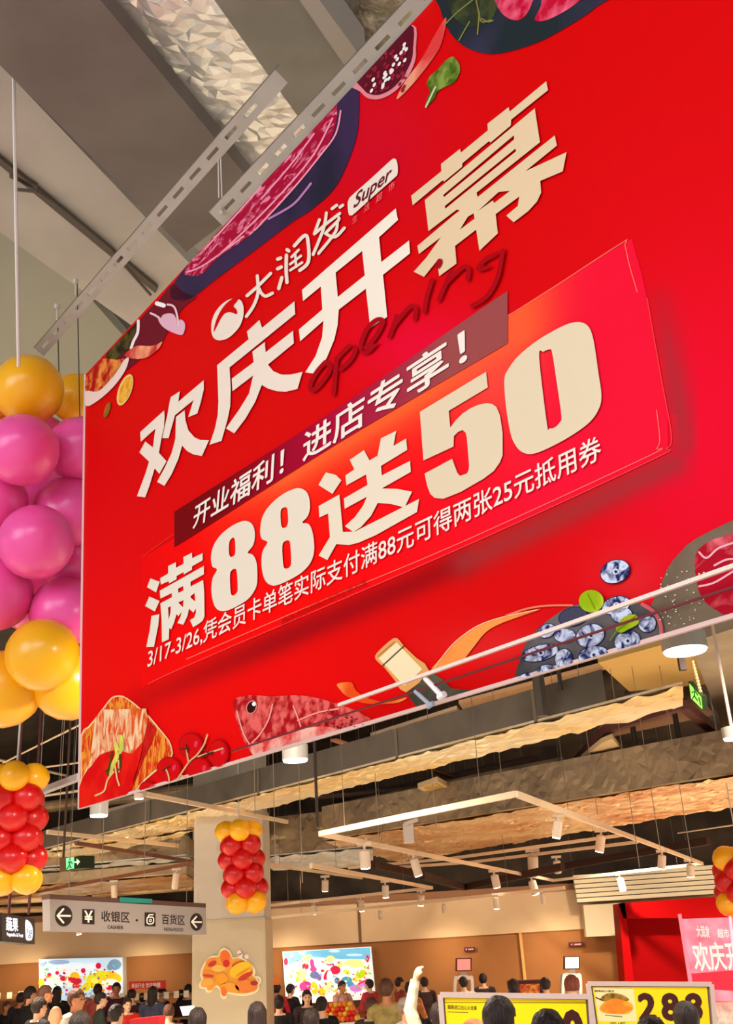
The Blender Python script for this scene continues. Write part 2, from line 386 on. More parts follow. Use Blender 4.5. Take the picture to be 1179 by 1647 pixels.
def grid_mesh(name, quad, nx, ny, off, colf):
    h = homog([(0, 0), (1, 0), (1, 1), (0, 1)], quad); vs, cs = [], []
    for j in range(ny + 1):
        for i in range(nx + 1):
            q = h @ np.array([i / nx, j / ny, 1]); x, y = q[0] / q[2], q[1] / q[2]
            vs.append(BP.hit(x, y, off)); cs.append([lin(v) for v in colf(x, y)] + [1])
    fs = [[j * (nx + 1) + i, j * (nx + 1) + i + 1, (j + 1) * (nx + 1) + i + 1, (j + 1) * (nx + 1) + i] for j in range(ny) for i in range(nx)]
    me = mesh(name, vs, fs); a = me.color_attributes.new('print', 'FLOAT_COLOR', 'POINT')
    a.data.foreach_set('color', np.array(cs, 'f').ravel()); return me
M_print = mat('banner_print', (210, 0, 0), .55, vcol='print', spec=.06)
banner = thing('hanging_banner', 'huge red grand opening banner with big white Chinese headline and 88 for 50 offer', 'banner', BP.hit(600, 1170))
def bds(name, chains, w, c, layer):
    for ch in chains: bd(name, stroke_polys(ch, w, 5), c, layer)
def bd(name, polys, c, layer, **k):
    m = c if not isinstance(c, tuple) else mat('print_%d_%d_%d' % c, c, .55, spec=.06)
    E = [((137, 603), (1300, -650)), ((127, 1300), (137, 603)), ((1300, 955), (127, 1300))]
    polys = [p if isinstance(p, tuple) else clip_poly(p, E) for p in polys]; polys = [p for p in polys if isinstance(p, tuple) or len(p) > 2]
    if not polys: return None
    o = decal(name, polys, m, BP, .0016 * layer, banner, k.get('label'))
    if name in ('pomegranate_seed', 'printed_salt', 'fish_spot'): o['kind'] = 'stuff'
    return o
new('banner_sheet', grid_mesh('sheet', BC, 130, 150, 0, base_col), M_print, banner)
prism('banner_backing', [BP.hit(*q, -.002) for q in BC], -BP.n * .012, mat('banner_back', (190, 150, 140), .8), banner)
for a, b in ((BC[3], BC[2]), (BC[3], BC[0])):
    bar('edge_hem', BP.hit(*a, .002), BP.hit(*b, .002), .012, mat('hem_pale', (232, 190, 180), .5), banner, .012)
# offer card (print): finer colour grid cut to the card outline
def clip_card(layer=1):
    quad = [(200, 880), (1110, 330), (1110, 715), (200, 1120)]
    xs = np.linspace(222, 1086, 150); vs, cs, fs = [], [], []
    cols = []
    for x in xs:
        ys = []
        n = len(CARD)
        for i in range(n):
            a, b = CARD[i], CARD[(i + 1) % n]
            if (a[0] > x) != (b[0] > x): ys.append(a[1] + (x - a[0]) * (b[1] - a[1]) / (b[0] - a[0]))
        if len(ys) >= 2: cols.append((x, min(ys), max(ys)))
    ny = 26
    for x, y0, y1 in cols:
        for j in range(ny + 1):
            y = y0 + (y1 - y0) * (j / ny) ** 1.4
            vs.append(BP.hit(x, y, .0016 * layer)); cs.append([lin(v) for v in card_col(x, y)] + [1])
    for i in range(len(cols) - 1):
        for j in range(ny): a = i * (ny + 1) + j; fs.append([a, a + 1, a + ny + 2, a + ny + 1])
    me = mesh('offer_card', vs, fs); at = me.color_attributes.new('print', 'FLOAT_COLOR', 'POINT'); at.data.foreach_set('color', np.array(cs, 'f').ravel())
    return new('offer_card', me, M_print, banner)
clip_card(1)
bd('card_outline', stroke_polys([(238, 1100), (330, 1058), (740, 882), (1050, 739), (1072, 722), (1080, 700), (1062, 600), (1041, 480)], 1.6, 4), (250, 60, 60), 2)
bd('card_outline', stroke_polys([(300, 1060), (520, 965), (740, 873), (1040, 735), (1056, 722), (1061, 705), (1056, 659)], 1.4, 4), (252, 110, 95), 2)
bd('card_outline', stroke_polys([(231, 894), (281, 858)], 1.3), (235, 40, 40), 2)
bd('card_outline', stroke_polys([(816, 508), (863, 480), (998, 392), (1005, 394), (1012, 425), (1025, 470)], 1.5, 3), (250, 110, 90), 2)
# tag strip
def tagcol(x, y): return mixc(mixc([118, 0, 6], [176, 0, 52], (x - 330) / 190), [156, 72, 72], (x - 520) / 200)
TAG = crom([(282, 836), (284, 822), (298, 812), (545, 655), (798, 480), (808, 479), (815, 490), (817, 535), (812, 552), (796, 564), (545, 712), (300, 868), (286, 873), (280, 864)], 4)
def striphatch():
    vs, cs, fs, cols = [], [], [], []
    for x in [280.3, 280.8, 281.5, 282.5, 284, 286, 289, 293] + list(np.linspace(298, 798, 50)) + [802, 806, 809, 811, 812.5, 814, 815, 815.7, 816.4]:
        ys = []
        for i in range(len(TAG)):
            a, b = TAG[i], TAG[(i + 1) % len(TAG)]
            if (a[0] > x) != (b[0] > x): ys.append(a[1] + (x - a[0]) * (b[1] - a[1]) / (b[0] - a[0]))
        if len(ys) >= 2: cols.append((x, min(ys), max(ys)))
    for x, y0, y1 in cols:
        for y in (y0, y1): vs.append(BP.hit(x, y, .0016 * 3)); cs.append([lin(v) for v in tagcol(x, y)] + [1])
    for i in range(len(cols) - 1): fs.append([2 * i, 2 * i + 1, 2 * i + 3, 2 * i + 2])
    me = mesh('tag_strip', vs, fs); at = me.color_attributes.new('print', 'FLOAT_COLOR', 'POINT'); at.data.foreach_set('color', np.array(cs, 'f').ravel())
    new('tag_strip', me, M_print, banner)
striphatch()
WHT = (238, 216, 200); WH2 = (228, 196, 158); WH3 = (244, 226, 208)
Z1 = lambda p: zp(200, 600, 7.369, p)
bd('headline_character', [Z1([(188, 700), (472, 443), (478, 520), (470, 640), (440, 770), (410, 945), (500, 1045), (415, 1195), (360, 1130), (300, 1330), (248, 1473), (150, 1460), (250, 1190), (293, 1050), (178, 940), (248, 812), (338, 880), (368, 660), (195, 815)]),
    Z1([(550, 285), (658, 215), (640, 340), (940, 85), (943, 190), (905, 350), (865, 480), (758, 522), (820, 320), (600, 500), (525, 772), (450, 772), (475, 650), (510, 500), (530, 380)]),
    Z1([(612, 520), (715, 440), (725, 560), (760, 680), (830, 760), (900, 793), (1003, 797), (920, 983), (820, 965), (745, 925), (685, 860), (640, 1020), (560, 1200), (475, 1338), (388, 1290), (480, 1120), (560, 950), (605, 780)])], WHT, 5)
Z2 = lambda p: zp(330, 480, 6.935, p)
bd('headline_character', [Z2([(465, 370), (605, 240), (635, 328), (995, 32), (1005, 175), (272, 770), (285, 1000), (280, 1200), (250, 1350), (182, 1590), (48, 1632), (110, 1450), (140, 1300), (148, 1150), (133, 745), (485, 455)]),
    Z2([(527, 592), (665, 487), (675, 600), (980, 360), (990, 500), (700, 738), (760, 810), (850, 850), (950, 850), (1085, 820), (1030, 1010), (900, 1040), (800, 1035), (700, 1005), (632, 965), (560, 1150), (450, 1340), (325, 1505), (232, 1450), (380, 1240), (490, 1060), (535, 860), (305, 1035), (297, 895), (540, 712)])], WHT, 5)
Z3 = lambda p: zp(470, 320, 5.614, p)
bd('headline_character', [(Z3([(88, 822), (935, 85), (955, 190), (785, 345), (805, 570), (1055, 375), (1065, 490), (820, 685), (858, 1065), (705, 1165), (665, 810), (420, 1000), (410, 1140), (380, 1270), (310, 1440), (205, 1578), (118, 1565), (210, 1420), (270, 1250), (282, 1100), (72, 1285), (60, 1180), (272, 998), (258, 790), (98, 922)]), [Z3([(392, 665), (632, 470), (655, 690), (412, 885)])])], WH3, 5)
Z4 = lambda p: zp(650, 120, 4.211, p)
bd('headline_character', [Z4([(48, 820), (252, 655), (250, 605), (378, 503), (385, 528), (567, 378), (565, 333), (708, 220), (716, 250), (962, 45), (975, 105), (725, 305), (722, 345), (585, 460), (575, 450), (395, 600), (392, 625), (270, 725), (262, 715), (58, 885)]),
    (Z4([(140, 850), (885, 228), (920, 458), (490, 800), (500, 835), (395, 930), (358, 913), (165, 1060)]), [Z4([(265, 815), (745, 410), (745, 440), (270, 830)]), Z4([(275, 890), (755, 500), (758, 520), (280, 908)])]),
    (Z4([(90, 1160), (345, 945), (495, 832), (1020, 412), (1035, 480), (820, 655), (1100, 525), (1075, 655), (922, 720), (928, 800), (900, 860), (840, 925), (742, 1000), (692, 955), (770, 890), (780, 825), (620, 945), (635, 1075), (510, 1193), (488, 1050), (345, 1160), (355, 1280), (238, 1365), (228, 1300), (255, 1250), (235, 1245), (135, 1370), (65, 1335), (150, 1240), (250, 1100), (100, 1215)]),
     [Z4([(378, 1050), (432, 962), (470, 940), (478, 975)]), Z4([(498, 925), (640, 795), (718, 787), (610, 870), (600, 853)])])], WH2, 5)
Z5 = lambda p: zp(220, 870, 8.669, p)
bd('offer_character', [Z5([(190, 522), (320, 570), (270, 718), (143, 645)]), Z5([(175, 775), (318, 838), (252, 985), (117, 908)]), Z5([(205, 1045), (315, 1022), (300, 1180), (240, 1478), (132, 1480), (180, 1250)]),
    Z5([(325, 520), (438, 455), (438, 350), (545, 298), (548, 375), (652, 318), (650, 225), (768, 165), (775, 240), (918, 170), (918, 270), (770, 355), (772, 400), (655, 468), (652, 435), (555, 490), (555, 535), (450, 592), (445, 560), (335, 610)]),
    (Z5([(320, 695), (935, 348), (937, 465), (750, 570), (752, 635), (925, 545), (940, 700), (945, 1050), (920, 1110), (860, 1160), (785, 1203), (742, 1105), (800, 1070), (825, 1000), (825, 940), (790, 1000), (728, 945), (710, 1040), (650, 1170), (568, 1145), (610, 1060), (625, 990), (580, 1050), (555, 1020), (520, 1140), (480, 1235), (452, 1215), (448, 1370), (352, 1415), (345, 1100), (330, 870), (490, 785), (488, 728), (330, 805)]),
     [Z5([(577, 665), (648, 630), (652, 690), (580, 725)]), Z5([(577, 860), (652, 825), (645, 925)]), Z5([(747, 775), (805, 725), (818, 845), (760, 800)]), Z5([(437, 930), (475, 910), (470, 1000), (445, 1100)])])], (236, 220, 202), 5)
Z6 = lambda p: crom(zp(330, 770, 6.205, p), 4)
bd('offer_digit', [(Z6([(60, 760), (75, 690), (110, 620), (170, 545), (260, 475), (350, 430), (410, 422), (460, 445), (490, 500), (495, 590), (475, 670), (424, 738), (470, 755), (505, 810), (520, 900), (518, 1040), (490, 1120), (430, 1200), (330, 1265), (220, 1315), (150, 1318), (100, 1280), (70, 1190), (62, 1090), (75, 990), (118, 907), (75, 880), (60, 820)]), [Z6([(240, 640), (265, 595), (290, 592), (300, 640), (300, 740), (285, 770), (255, 780), (238, 740)]), Z6([(248, 960), (270, 910), (305, 900), (318, 950), (325, 1100), (310, 1145), (275, 1165), (255, 1130)])])], (234, 216, 196), 5)
bd('offer_digit', [(Z6([(550, 500), (565, 400), (610, 310), (690, 220), (790, 145), (890, 100), (950, 95), (1010, 130), (1040, 200), (1045, 300), (1020, 380), (968, 438), (1030, 450), (1065, 510), (1085, 620), (1085, 740), (1050, 840), (970, 930), (860, 1000), (740, 1055), (670, 1065), (610, 1030), (575, 950), (562, 830), (575, 720), (622, 634), (570, 605), (552, 560)]), [Z6([(755, 320), (785, 288), (815, 290), (825, 340), (828, 430), (810, 480), (775, 490), (757, 450)]), Z6([(770, 670), (800, 622), (840, 620), (852, 680), (858, 830), (845, 880), (805, 898), (780, 860)])])], (234, 216, 196), 5)
Z7 = lambda p: zp(500, 680, 6.205, p)
bd('offer_character', [Z7([(150, 495), (250, 520), (305, 575), (215, 710), (75, 620)]), Z7([(78, 830), (285, 715), (320, 1090), (440, 1085), (1080, 760), (1060, 890), (650, 1120), (480, 1195), (380, 1220), (255, 1210), (165, 1370), (78, 1325), (190, 1140), (172, 905), (85, 945)]),
    Z7([(388, 370), (530, 272), (585, 375), (665, 330), (700, 155), (852, 80), (825, 230), (950, 158), (962, 270), (700, 430), (708, 525), (990, 380), (998, 490), (708, 655), (860, 660), (1010, 688), (935, 845), (800, 810), (668, 800), (600, 930), (500, 1040), (425, 1090), (340, 1032), (440, 940), (520, 830), (560, 738), (338, 858), (330, 755), (565, 620), (552, 515), (355, 625), (345, 525), (435, 465)])], (236, 216, 192), 5)
Z8 = lambda p: zp(660, 500, 3.573, p)
bd('offer_digit', [Z8([(55, 580), (435, 350), (445, 440), (220, 575), (230, 670), (262, 628), (300, 590), (345, 560), (390, 540), (440, 530), (470, 535), (495, 552), (515, 600), (530, 700), (530, 830), (515, 870), (480, 920), (420, 965), (290, 1040), (190, 1080), (140, 1075), (115, 1052), (98, 1010), (82, 935), (240, 850), (255, 890), (270, 930), (285, 948), (325, 935), (335, 915), (338, 890), (325, 730), (318, 700), (300, 685), (275, 695), (250, 720), (248, 780), (75, 860)])], (228, 204, 172), 5)
Z9 = lambda p: crom(zp(660, 500, 3.573, p), 4)
bd('offer_digit', [(Z9([(540, 400), (560, 340), (620, 260), (730, 170), (850, 100), (930, 68), (990, 68), (1030, 100), (1055, 180), (1080, 350), (1098, 480), (1085, 560), (1030, 640), (920, 720), (790, 790), (700, 822), (640, 810), (600, 765), (575, 700), (550, 550)]), [Z9([(740, 265), (765, 235), (800, 222), (815, 240), (840, 400), (868, 600), (860, 640), (830, 670), (800, 675), (785, 650)])])], (228, 204, 172), 5)
# smaller wording
mw = mat('print_white_small', (248, 226, 214), .55, spec=.06)
text('tag_wording', '开业福利！进店专享！', [(314, 813), (746, 526), (751, 584), (310, 851)], mw, BP, .0016 * 6, banner, .022, True)
text('card_wording', '3/17-3/26,凭会员卡单笔实际支付满88元可得两张25元抵用券', [(239, 1043), (964, 698), (968, 740), (237, 1077)], mw, BP, .0016 * 6, banner, .012, True)
text('fine_print', '具体活动详情以店内公示为准', [(452, 995), (588, 931), (590, 941), (452, 1006)], mat('print_fine', (176, 0, 0), .55, spec=.1), BP, .0016 * 6, banner, 0)
ZL = lambda p: crom(zp(330, 480, 6.935, p), 4)
bd('round_logo', [ZL([(370, 4), (402, 28), (425, 80), (430, 160), (415, 240), (380, 320), (310, 400), (240, 450), (160, 468), (105, 450), (75, 400), (68, 330), (75, 250), (110, 160), (170, 80), (240, 25), (300, 2), (330, -8)])], WHT, 5)
bd('logo_crescent', [zp(330, 480, 6.935, crom([(300, 4), (330, -14), (380, -10), (345, 45), (315, 85), (345, 120), (358, 160), (345, 176), (300, 158), (250, 155), (210, 175), (170, 230), (130, 310), (100, 368), (95, 350), (120, 250), (170, 140), (235, 55)], 3))], (208, 0, 4), 6)
S5 = lambda p: zp(330, 310, 5.126, p)
def strokes(lst, w): 
    o = []
    for p in lst: o += stroke_polys(p, w, 5)
    return o
bd('store_name_character', strokes([S5([(345, 850), (440, 765), (540, 665)]), S5([(430, 685), (436, 820), (400, 930), (340, 1020)]), S5([(445, 790), (465, 830), (500, 852), (555, 828)])], 5.2), WHT, 5)
bd('store_name_character', strokes([S5([(675, 470), (690, 480)]), S5([(598, 548), (622, 538)]), S5([(597, 628), (628, 612)]), S5([(607, 790), (632, 700)]), S5([(670, 515), (668, 640), (675, 740)]), S5([(735, 438), (825, 350), (850, 420), (850, 570), (780, 640)])], 5.6) + strokes([S5([(712, 530), (772, 470)]), S5([(700, 590), (790, 520)]), S5([(700, 640), (800, 575)]), S5([(742, 500), (750, 610)])], 4.0), WHT, 5)
bd('store_name_character', strokes([S5([(942, 222), (900, 340)]), S5([(900, 340), (1000, 255), (1110, 170)]), S5([(1000, 165), (975, 300), (890, 510)]), S5([(1045, 132), (1085, 102)]), S5([(1110, 120), (1135, 102)]), S5([(1000, 325), (1095, 230), (1102, 205)]), S5([(1090, 240), (1070, 330), (935, 500)]), S5([(990, 335), (1070, 365), (1148, 290)])], 4.8), WHT, 5)
ZS = lambda p: zp(540, 240, 9.825, p)
bd('name_pill', [crom(ZS([(187, 870), (205, 800), (250, 735), (560, 460), (870, 175), (930, 150), (962, 180), (980, 280), (975, 390), (930, 450), (600, 740), (290, 1020), (240, 1045), (205, 1025)]), 4)], WHT, 5)
text('pill_wording', 'Super', [(574, 310), (632, 264), (625, 296), (566, 344)], mat('print_maroon', (110, 10, 30), .55, spec=.1), BP, .0016 * 6, banner, .015)
for ch, cx, cy, s in (('生', 571, 352, 9), ('活', 590, 333.5, 10), ('超', 610, 317, 10.5), ('市', 630, 300, 11)):
    text('small_character', ch, [(cx - s * .42, cy - s * .30), (cx + s * .5, cy - s * .95), (cx + s * .42, cy + s * .2), (cx - s * .5, cy + s * .95)], mat('print_pinkish', (240, 110, 110), .55, spec=.1), BP, .0016 * 6, banner, .0)
O4 = lambda p: zp(480, 400, 3.468, p)
SCRIPT = ([O4([(150, 632), (100, 690), (65, 760), (82, 790), (135, 740), (178, 665), (150, 632)]), O4([(212, 610), (205, 700), (195, 810)]), O4([(212, 615), (300, 528), (318, 560), (290, 620), (235, 672)]),
    O4([(368, 560), (430, 490), (472, 405), (430, 400), (375, 460), (347, 550), (385, 575), (450, 505)]), O4([(548, 375), (530, 430), (507, 490)]), O4([(535, 425), (620, 325), (655, 335), (648, 390)]),
    O4([(745, 175), (715, 270), (702, 350)]), O4([(850, 130), (815, 210), (782, 285)]), O4([(830, 185), (915, 105), (948, 115), (944, 168)]), O4([(1115, 25), (1040, 62), (1002, 112), (1060, 95), (1135, 20)]), O4([(1140, 10), (1110, 160), (1050, 265), (968, 318)])])
for grp in (SCRIPT[0:1], SCRIPT[1:3], SCRIPT[3:4], SCRIPT[4:6], SCRIPT[6:7], SCRIPT[7:9], SCRIPT[9:11]): bd('script_letter', strokes(grp, 7.2), (168, 0, 16), 8)
bd('script_dot', strokes([O4([(788, 70), (778, 95)])], 9), (168, 0, 16), 8)

# printed food: flat pictures on the sheet
def pm(name, c, c2, sc, pos=(.42, .58), **k): return mat('print_' + name, c, .55, c2=c2, scale=sc, pos=pos, spec=.06, **k)
PZ = lambda p: zp(350, 0, 2.94, p)
bd('printed_plate', [crom([(573, 120), (577, 190), (568, 238), (540, 300), (500, 338), (469, 358), (400, 410), (350, 447), (310, 478), (290, 484), (274, 476), (283, 450), (340, 380), (450, 250), (540, 150)], 4)], pm('plate', (38, 34, 52), (58, 40, 72), 2), 2, label='dark oval plate printed along the upper left edge')
bd('printed_meat', [crom([(542, 170), (538, 208), (520, 242), (496, 272), (455, 320), (430, 352), (400, 380), (350, 415), (325, 440), (305, 443), (298, 434), (335, 380), (440, 260), (530, 165)], 4)], pm('marbled', (168, 8, 50), (236, 130, 160), 9, (.52, .66), stretch=(1, 1, 2.2), distort=2.0), 3, label='marbled red meat print on the dark plate')
bds('printed_meat_fat', [[(548, 178), (540, 215), (515, 250), (470, 305), (410, 370)], [(535, 190), (500, 255), (430, 335), (350, 412)], [(300, 438), (330, 425), (392, 380)], [(420, 300), (380, 345), (330, 400)], [(505, 215), (470, 262), (420, 320)]], 2.6, (244, 150, 175), 4)
bd('plate_highlight', strokes([[(432, 352), (470, 330), (490, 308), (500, 295)]], 3.5), (188, 120, 170), 4)
bd('printed_plate', [crom([(700, -60), (708, 14), (723, 51), (743, 72), (770, 84), (804, 86), (865, 68), (920, 38), (960, 10), (1010, -40)], 4)], pm('plate2', (34, 42, 46), (52, 48, 70), 2), 2, label='dark oval plate printed at the top of the sheet')
bd('printed_meat', [crom([(795, -20), (798, 6), (812, 26), (832, 33), (846, 24), (856, 4), (860, -20)], 3), crom([(880, -20), (870, 10), (860, 32), (880, 32), (915, 14), (945, -10), (950, -20)], 3)], pm('marbled2', (196, 10, 50), (240, 100, 130), 10, (.45, .65)), 3, label='red meat pieces print at the very top')
bd('printed_sprig', strokes([[(765, -5), (770, 20), (775, 35), (790, 32)], [(771, 20), (768, 55)], [(775, 30), (785, 35), (793, 33)], [(760, 0), (735, 20), (715, 40)], [(755, 35), (738, 65)]], 2.2), (128, 122, 60), 4)
bd('printed_leaf_bed', [crom([(722, -20), (726, 20), (745, 40), (770, 42), (795, 25), (798, -20)], 3)], pm('leafbed', (44, 48, 36), (66, 70, 40), 12), 3)
bd('printed_pomegranate', [crom([(664, 40), (669, 78), (667, 100), (655, 125), (635, 147), (612, 159), (592, 158), (579, 147), (560, 130), (600, 80)], 4)], (226, 130, 140), 3)
bd('pomegranate_core', [crom([(660, 40), (664, 78), (661, 98), (650, 120), (632, 141), (611, 152), (594, 151), (584, 143), (570, 120), (600, 80)], 4)], (92, 14, 32), 4)
rs = random.Random(4)
bd('pomegranate_seed', [ell(600 + rs.uniform(-12, 54), 60 + rs.uniform(20, 88), rs.uniform(2.5, 4.2), rs.uniform(1.6, 2.6), -55, 8) for _ in range(70)], (150, 30, 50), 5)
bd('pomegranate_seed', [ell(602 + t * 52 + rs.uniform(-7, 7), 143 - t * 66 + rs.uniform(-9, 9), 4.2, 2.2, -58, 8) for t in [k / 21 for k in range(22)]], (244, 226, 222), 6)
bd('printed_petal', [crom([(718, 28), (710, 70), (692, 100), (664, 135), (638, 160), (652, 130), (676, 98), (700, 55)], 4)], pm('petal', (222, 60, 60), (236, 150, 120), 3), 3)
bd('printed_parsley', [crom([(727, 91), (735, 97), (740, 108), (738, 120), (730, 133), (715, 140), (703, 148), (700, 157), (690, 168), (684, 173), (687, 158), (692, 147), (686, 136), (692, 122), (704, 112), (714, 100)], 3)], pm('parsley', (70, 92, 22), (132, 152, 62), 14), 3)
bd('parsley_stem', strokes([[(700, 140), (693, 155), (685, 172)]], 3), (200, 200, 150), 4)
# top left corner group
T6 = lambda p: zp(120, 460, 5.895, p)
bd('printed_maroon_cloth', [crom(T6([(610, 330), (800, 130), (930, -20), (1030, 60), (1160, 100), (1060, 180), (960, 300), (880, 440), (830, 530), (740, 640), (620, 700), (520, 780), (440, 840), (380, 900), (300, 860), (400, 680)]), 3)], pm('maroon', (128, 0, 34), (150, 0, 30), 2), 2)
bd('printed_bowl', [crom(T6([(790, 300), (822, 300), (835, 275), (890, 258), (940, 270), (962, 310), (978, 375), (995, 320), (1030, 330), (1048, 370), (1040, 430), (1015, 465), (940, 445), (860, 405), (810, 355)]), 3)], (226, 172, 190), 4)
bds('printed_spoon', [T6([(720, 258), (760, 275), (800, 300)]), T6([(880, 175), (935, 190), (965, 250), (985, 370)])], 3.2, (232, 196, 200), 5)
bds('printed_spoon', [T6([(780, 165), (845, 185)])], 7, (250, 236, 236), 5)
bd('printed_herb', [T6([(600, 330), (560, 470), (520, 590), (430, 660), (360, 720), (290, 700), (300, 640)])], pm('herb', (42, 28, 14), (92, 78, 34), 12), 3)
bd('printed_rim', strokes([T6([(604, 330), (598, 440), (560, 520), (535, 590)])], 4.5), (240, 226, 222), 4)
bd('printed_rice', [crom(T6([(100, 900), (160, 800), (270, 690), (400, 700), (470, 690), (400, 800), (330, 900), (250, 990), (150, 1020), (105, 990)]), 3)], pm('rice', (176, 14, 20), (236, 140, 60), 12), 4)
bd('printed_rim', [crom(T6([(515, 680), (490, 780), (430, 880), (350, 975), (230, 1080), (110, 1140), (100, 1000), (220, 1000), (330, 900), (420, 780), (470, 700)]), 3)], (240, 208, 196), 5)
bd('printed_petal', [crom(T6([(470, 660), (560, 580), (620, 565), (710, 570), (780, 555), (832, 525), (800, 590), (720, 660), (640, 688), (570, 690)]), 3)], pm('petal2', (204, 50, 50), (246, 160, 120), 4), 5)
bd('printed_orange_slice', [ell(*T6([(478, 985)])[0], 10.5, 26.5, 20)], (244, 200, 120), 4)
bd('printed_orange_slice', [ell(*T6([(480, 985)])[0], 8.2, 23, 20)], pm('orange', (224, 140, 20), (244, 180, 70), 14), 5)
bd('printed_orange_slice', [ell(*T6([(308, 1175)])[0], 4.2, 13, 18)], pm('orange2', (120, 100, 30), (196, 90, 30), 20), 4)
# salmon
T7 = lambda p: zp(120, 1100, 4.535, p)
bd('salmon_board', [crom(T7([(45, 375), (100, 310), (170, 225), (250, 118), (290, 88), (350, 86), (420, 128), (480, 178), (545, 235), (620, 325), (690, 412), (714, 485), (710, 530), (640, 600), (520, 700), (430, 800), (380, 812), (20, 912), (22, 800), (45, 680)]), 2)], (250, 200, 150), 3)
bd('salmon_board', [crom(T7([(52, 385), (108, 318), (178, 232), (256, 126), (292, 98), (348, 96), (414, 138), (474, 188), (536, 244), (612, 334), (680, 416), (703, 487), (698, 525), (630, 592), (510, 690), (420, 798), (380, 808), (28, 905), (30, 800), (53, 680)]), 2)], pm('salmonboard', (214, 44, 10), (240, 150, 50), 14, stretch=(3, 3, 1), distort=1.0), 4)
bd('salmon_fillet', [T7([(540, 270), (600, 330), (560, 440), (500, 560), (450, 690), (400, 800), (330, 815), (430, 600)])], pm('fil1', (176, 4, 12), (214, 30, 20), 10), 5)
bd('salmon_fillet', [T7([(150, 250), (195, 188), (520, 180), (535, 260), (505, 400), (470, 560), (430, 690), (378, 808), (24, 908), (50, 700), (110, 560), (135, 380)])], pm('fil2', (226, 84, 24), (248, 206, 160), 9, (.4, .62), stretch=(2.2, 2.2, 1), distort=1.2), 6)
bd('salmon_fillet', [crom(T7([(260, 490), (330, 480), (420, 510), (495, 420), (472, 560), (430, 690), (376, 808), (24, 908), (60, 680), (130, 590), (180, 520)]), 2)], pm('fil3', (220, 0, 6), (236, 26, 12), 8), 7)
bds('salmon_sprig', [T7([(335, 385), (345, 460), (325, 500)]), T7([(300, 440), (310, 520), (275, 600), (260, 650)])], 7, pm('sprig', (226, 218, 90), (200, 190, 80), 12), 8)
bds('salmon_sprig', [T7([(270, 500), (262, 560), (240, 660)]), T7([(330, 520), (330, 600), (310, 640)]), T7([(225, 640), (250, 620)])], 3.2, (74, 70, 14), 9)
bds('salmon_sprig', [T7([(285, 640), (240, 700), (215, 780), (150, 815)]), T7([(295, 600), (310, 690), (325, 740)]), T7([(320, 560), (322, 640)])], 2.6, (232, 190, 130), 9)
# tomatoes
for cx, cy, rx, ry in ((535, 765, 65, 60), (910, 625, 90, 90), (850, 450, 92, 98), (1050, 505, 78, 105), (690, 622, 92, 92)):
    (px, py), = T7([(cx, cy)])
    bd('printed_tomato', [ell(px, py, rx / 4.535, ry / 4.535)], (176, 0, 8), 5)
    bd('printed_tomato', [ell(px - 1, py + .5, rx / 4.535 - 2, ry / 4.535 - 2)], (212, 0, 8), 6)
    bd('tomato_shine', [ell(px + rx / 12, py - ry / 40, 3.2, 5.5, 15, 10)], (232, 50, 80), 7)
bds('tomato_stem', [T7([(968, 370), (940, 450), (890, 520), (830, 575), (730, 725)]), T7([(830, 575), (822, 520), (815, 470)]), T7([(900, 530), (990, 500), (1080, 470)]), T7([(692, 735), (685, 670), (665, 620)]), T7([(780, 670), (860, 690)])], 2.6, (226, 168, 120), 8)
bds('tomato_stem', [T7([(770, 475), (830, 470)]), T7([(810, 440), (825, 500)]), T7([(640, 630), (690, 600)]), T7([(940, 480), (1000, 520)]), T7([(925, 530), (1010, 495)])], 2.2, (92, 40, 20), 9)
# fish
T8 = lambda p: zp(360, 1090, 4.211, p)
bd('printed_fish', [crom(T8([(66, 150), (120, 128), (200, 118), (330, 128), (450, 118), (560, 125), (680, 150), (780, 182), (880, 215), (970, 265), (1050, 315), (880, 372), (700, 425), (400, 508), (225, 552), (180, 500), (130, 410), (90, 300), (68, 210)]), 3)], pm('fish', (176, 10, 20), (232, 98, 92), 22, (.42, .60)), 3)
bd('fish_belly', [crom(T8([(160, 450), (260, 430), (400, 385), (520, 350), (650, 330), (760, 345), (800, 388), (600, 450), (400, 505), (235, 545), (190, 510)]), 3)], pm('belly', (226, 60, 60), (250, 176, 160), 9), 4)
bds('fish_gill', [T8([(330, 180), (300, 290), (240, 390), (190, 440)]), T8([(470, 190), (500, 270), (520, 330)]), T8([(90, 230), (120, 340), (160, 430), (215, 500)]), T8([(500, 290), (640, 235), (780, 210)])], 2.4, (248, 150, 140), 5)
bd('fish_spot', [ell(*T8([(640 + rs.uniform(0, 380) , 0)])[0], 1, 1) for _ in range(0)] + [ell(T8([(x, 0)])[0][0], T8([(0, y)])[0][1], 1.4, .9, 0, 6) for x, y in [(lambda t, v: (680 + t * 300, 195 + t * 95 + v))(rs.random(), rs.uniform(10, 120)) for _ in range(70)] if y < 400 - (x - 700) * .25], (110, 6, 20), 5)
bd('fish_eye', [ell(*T8([(188, 200)])[0], 8.6, 11.5, 20)], (222, 130, 120), 5)
bd('fish_eye', [ell(*T8([(186, 200)])[0], 6.6, 9.4, 20)], (52, 8, 12), 6)
bd('fish_eye', [ell(*T8([(204, 178)])[0], 3.2, 3.4)], (244, 240, 236), 7)
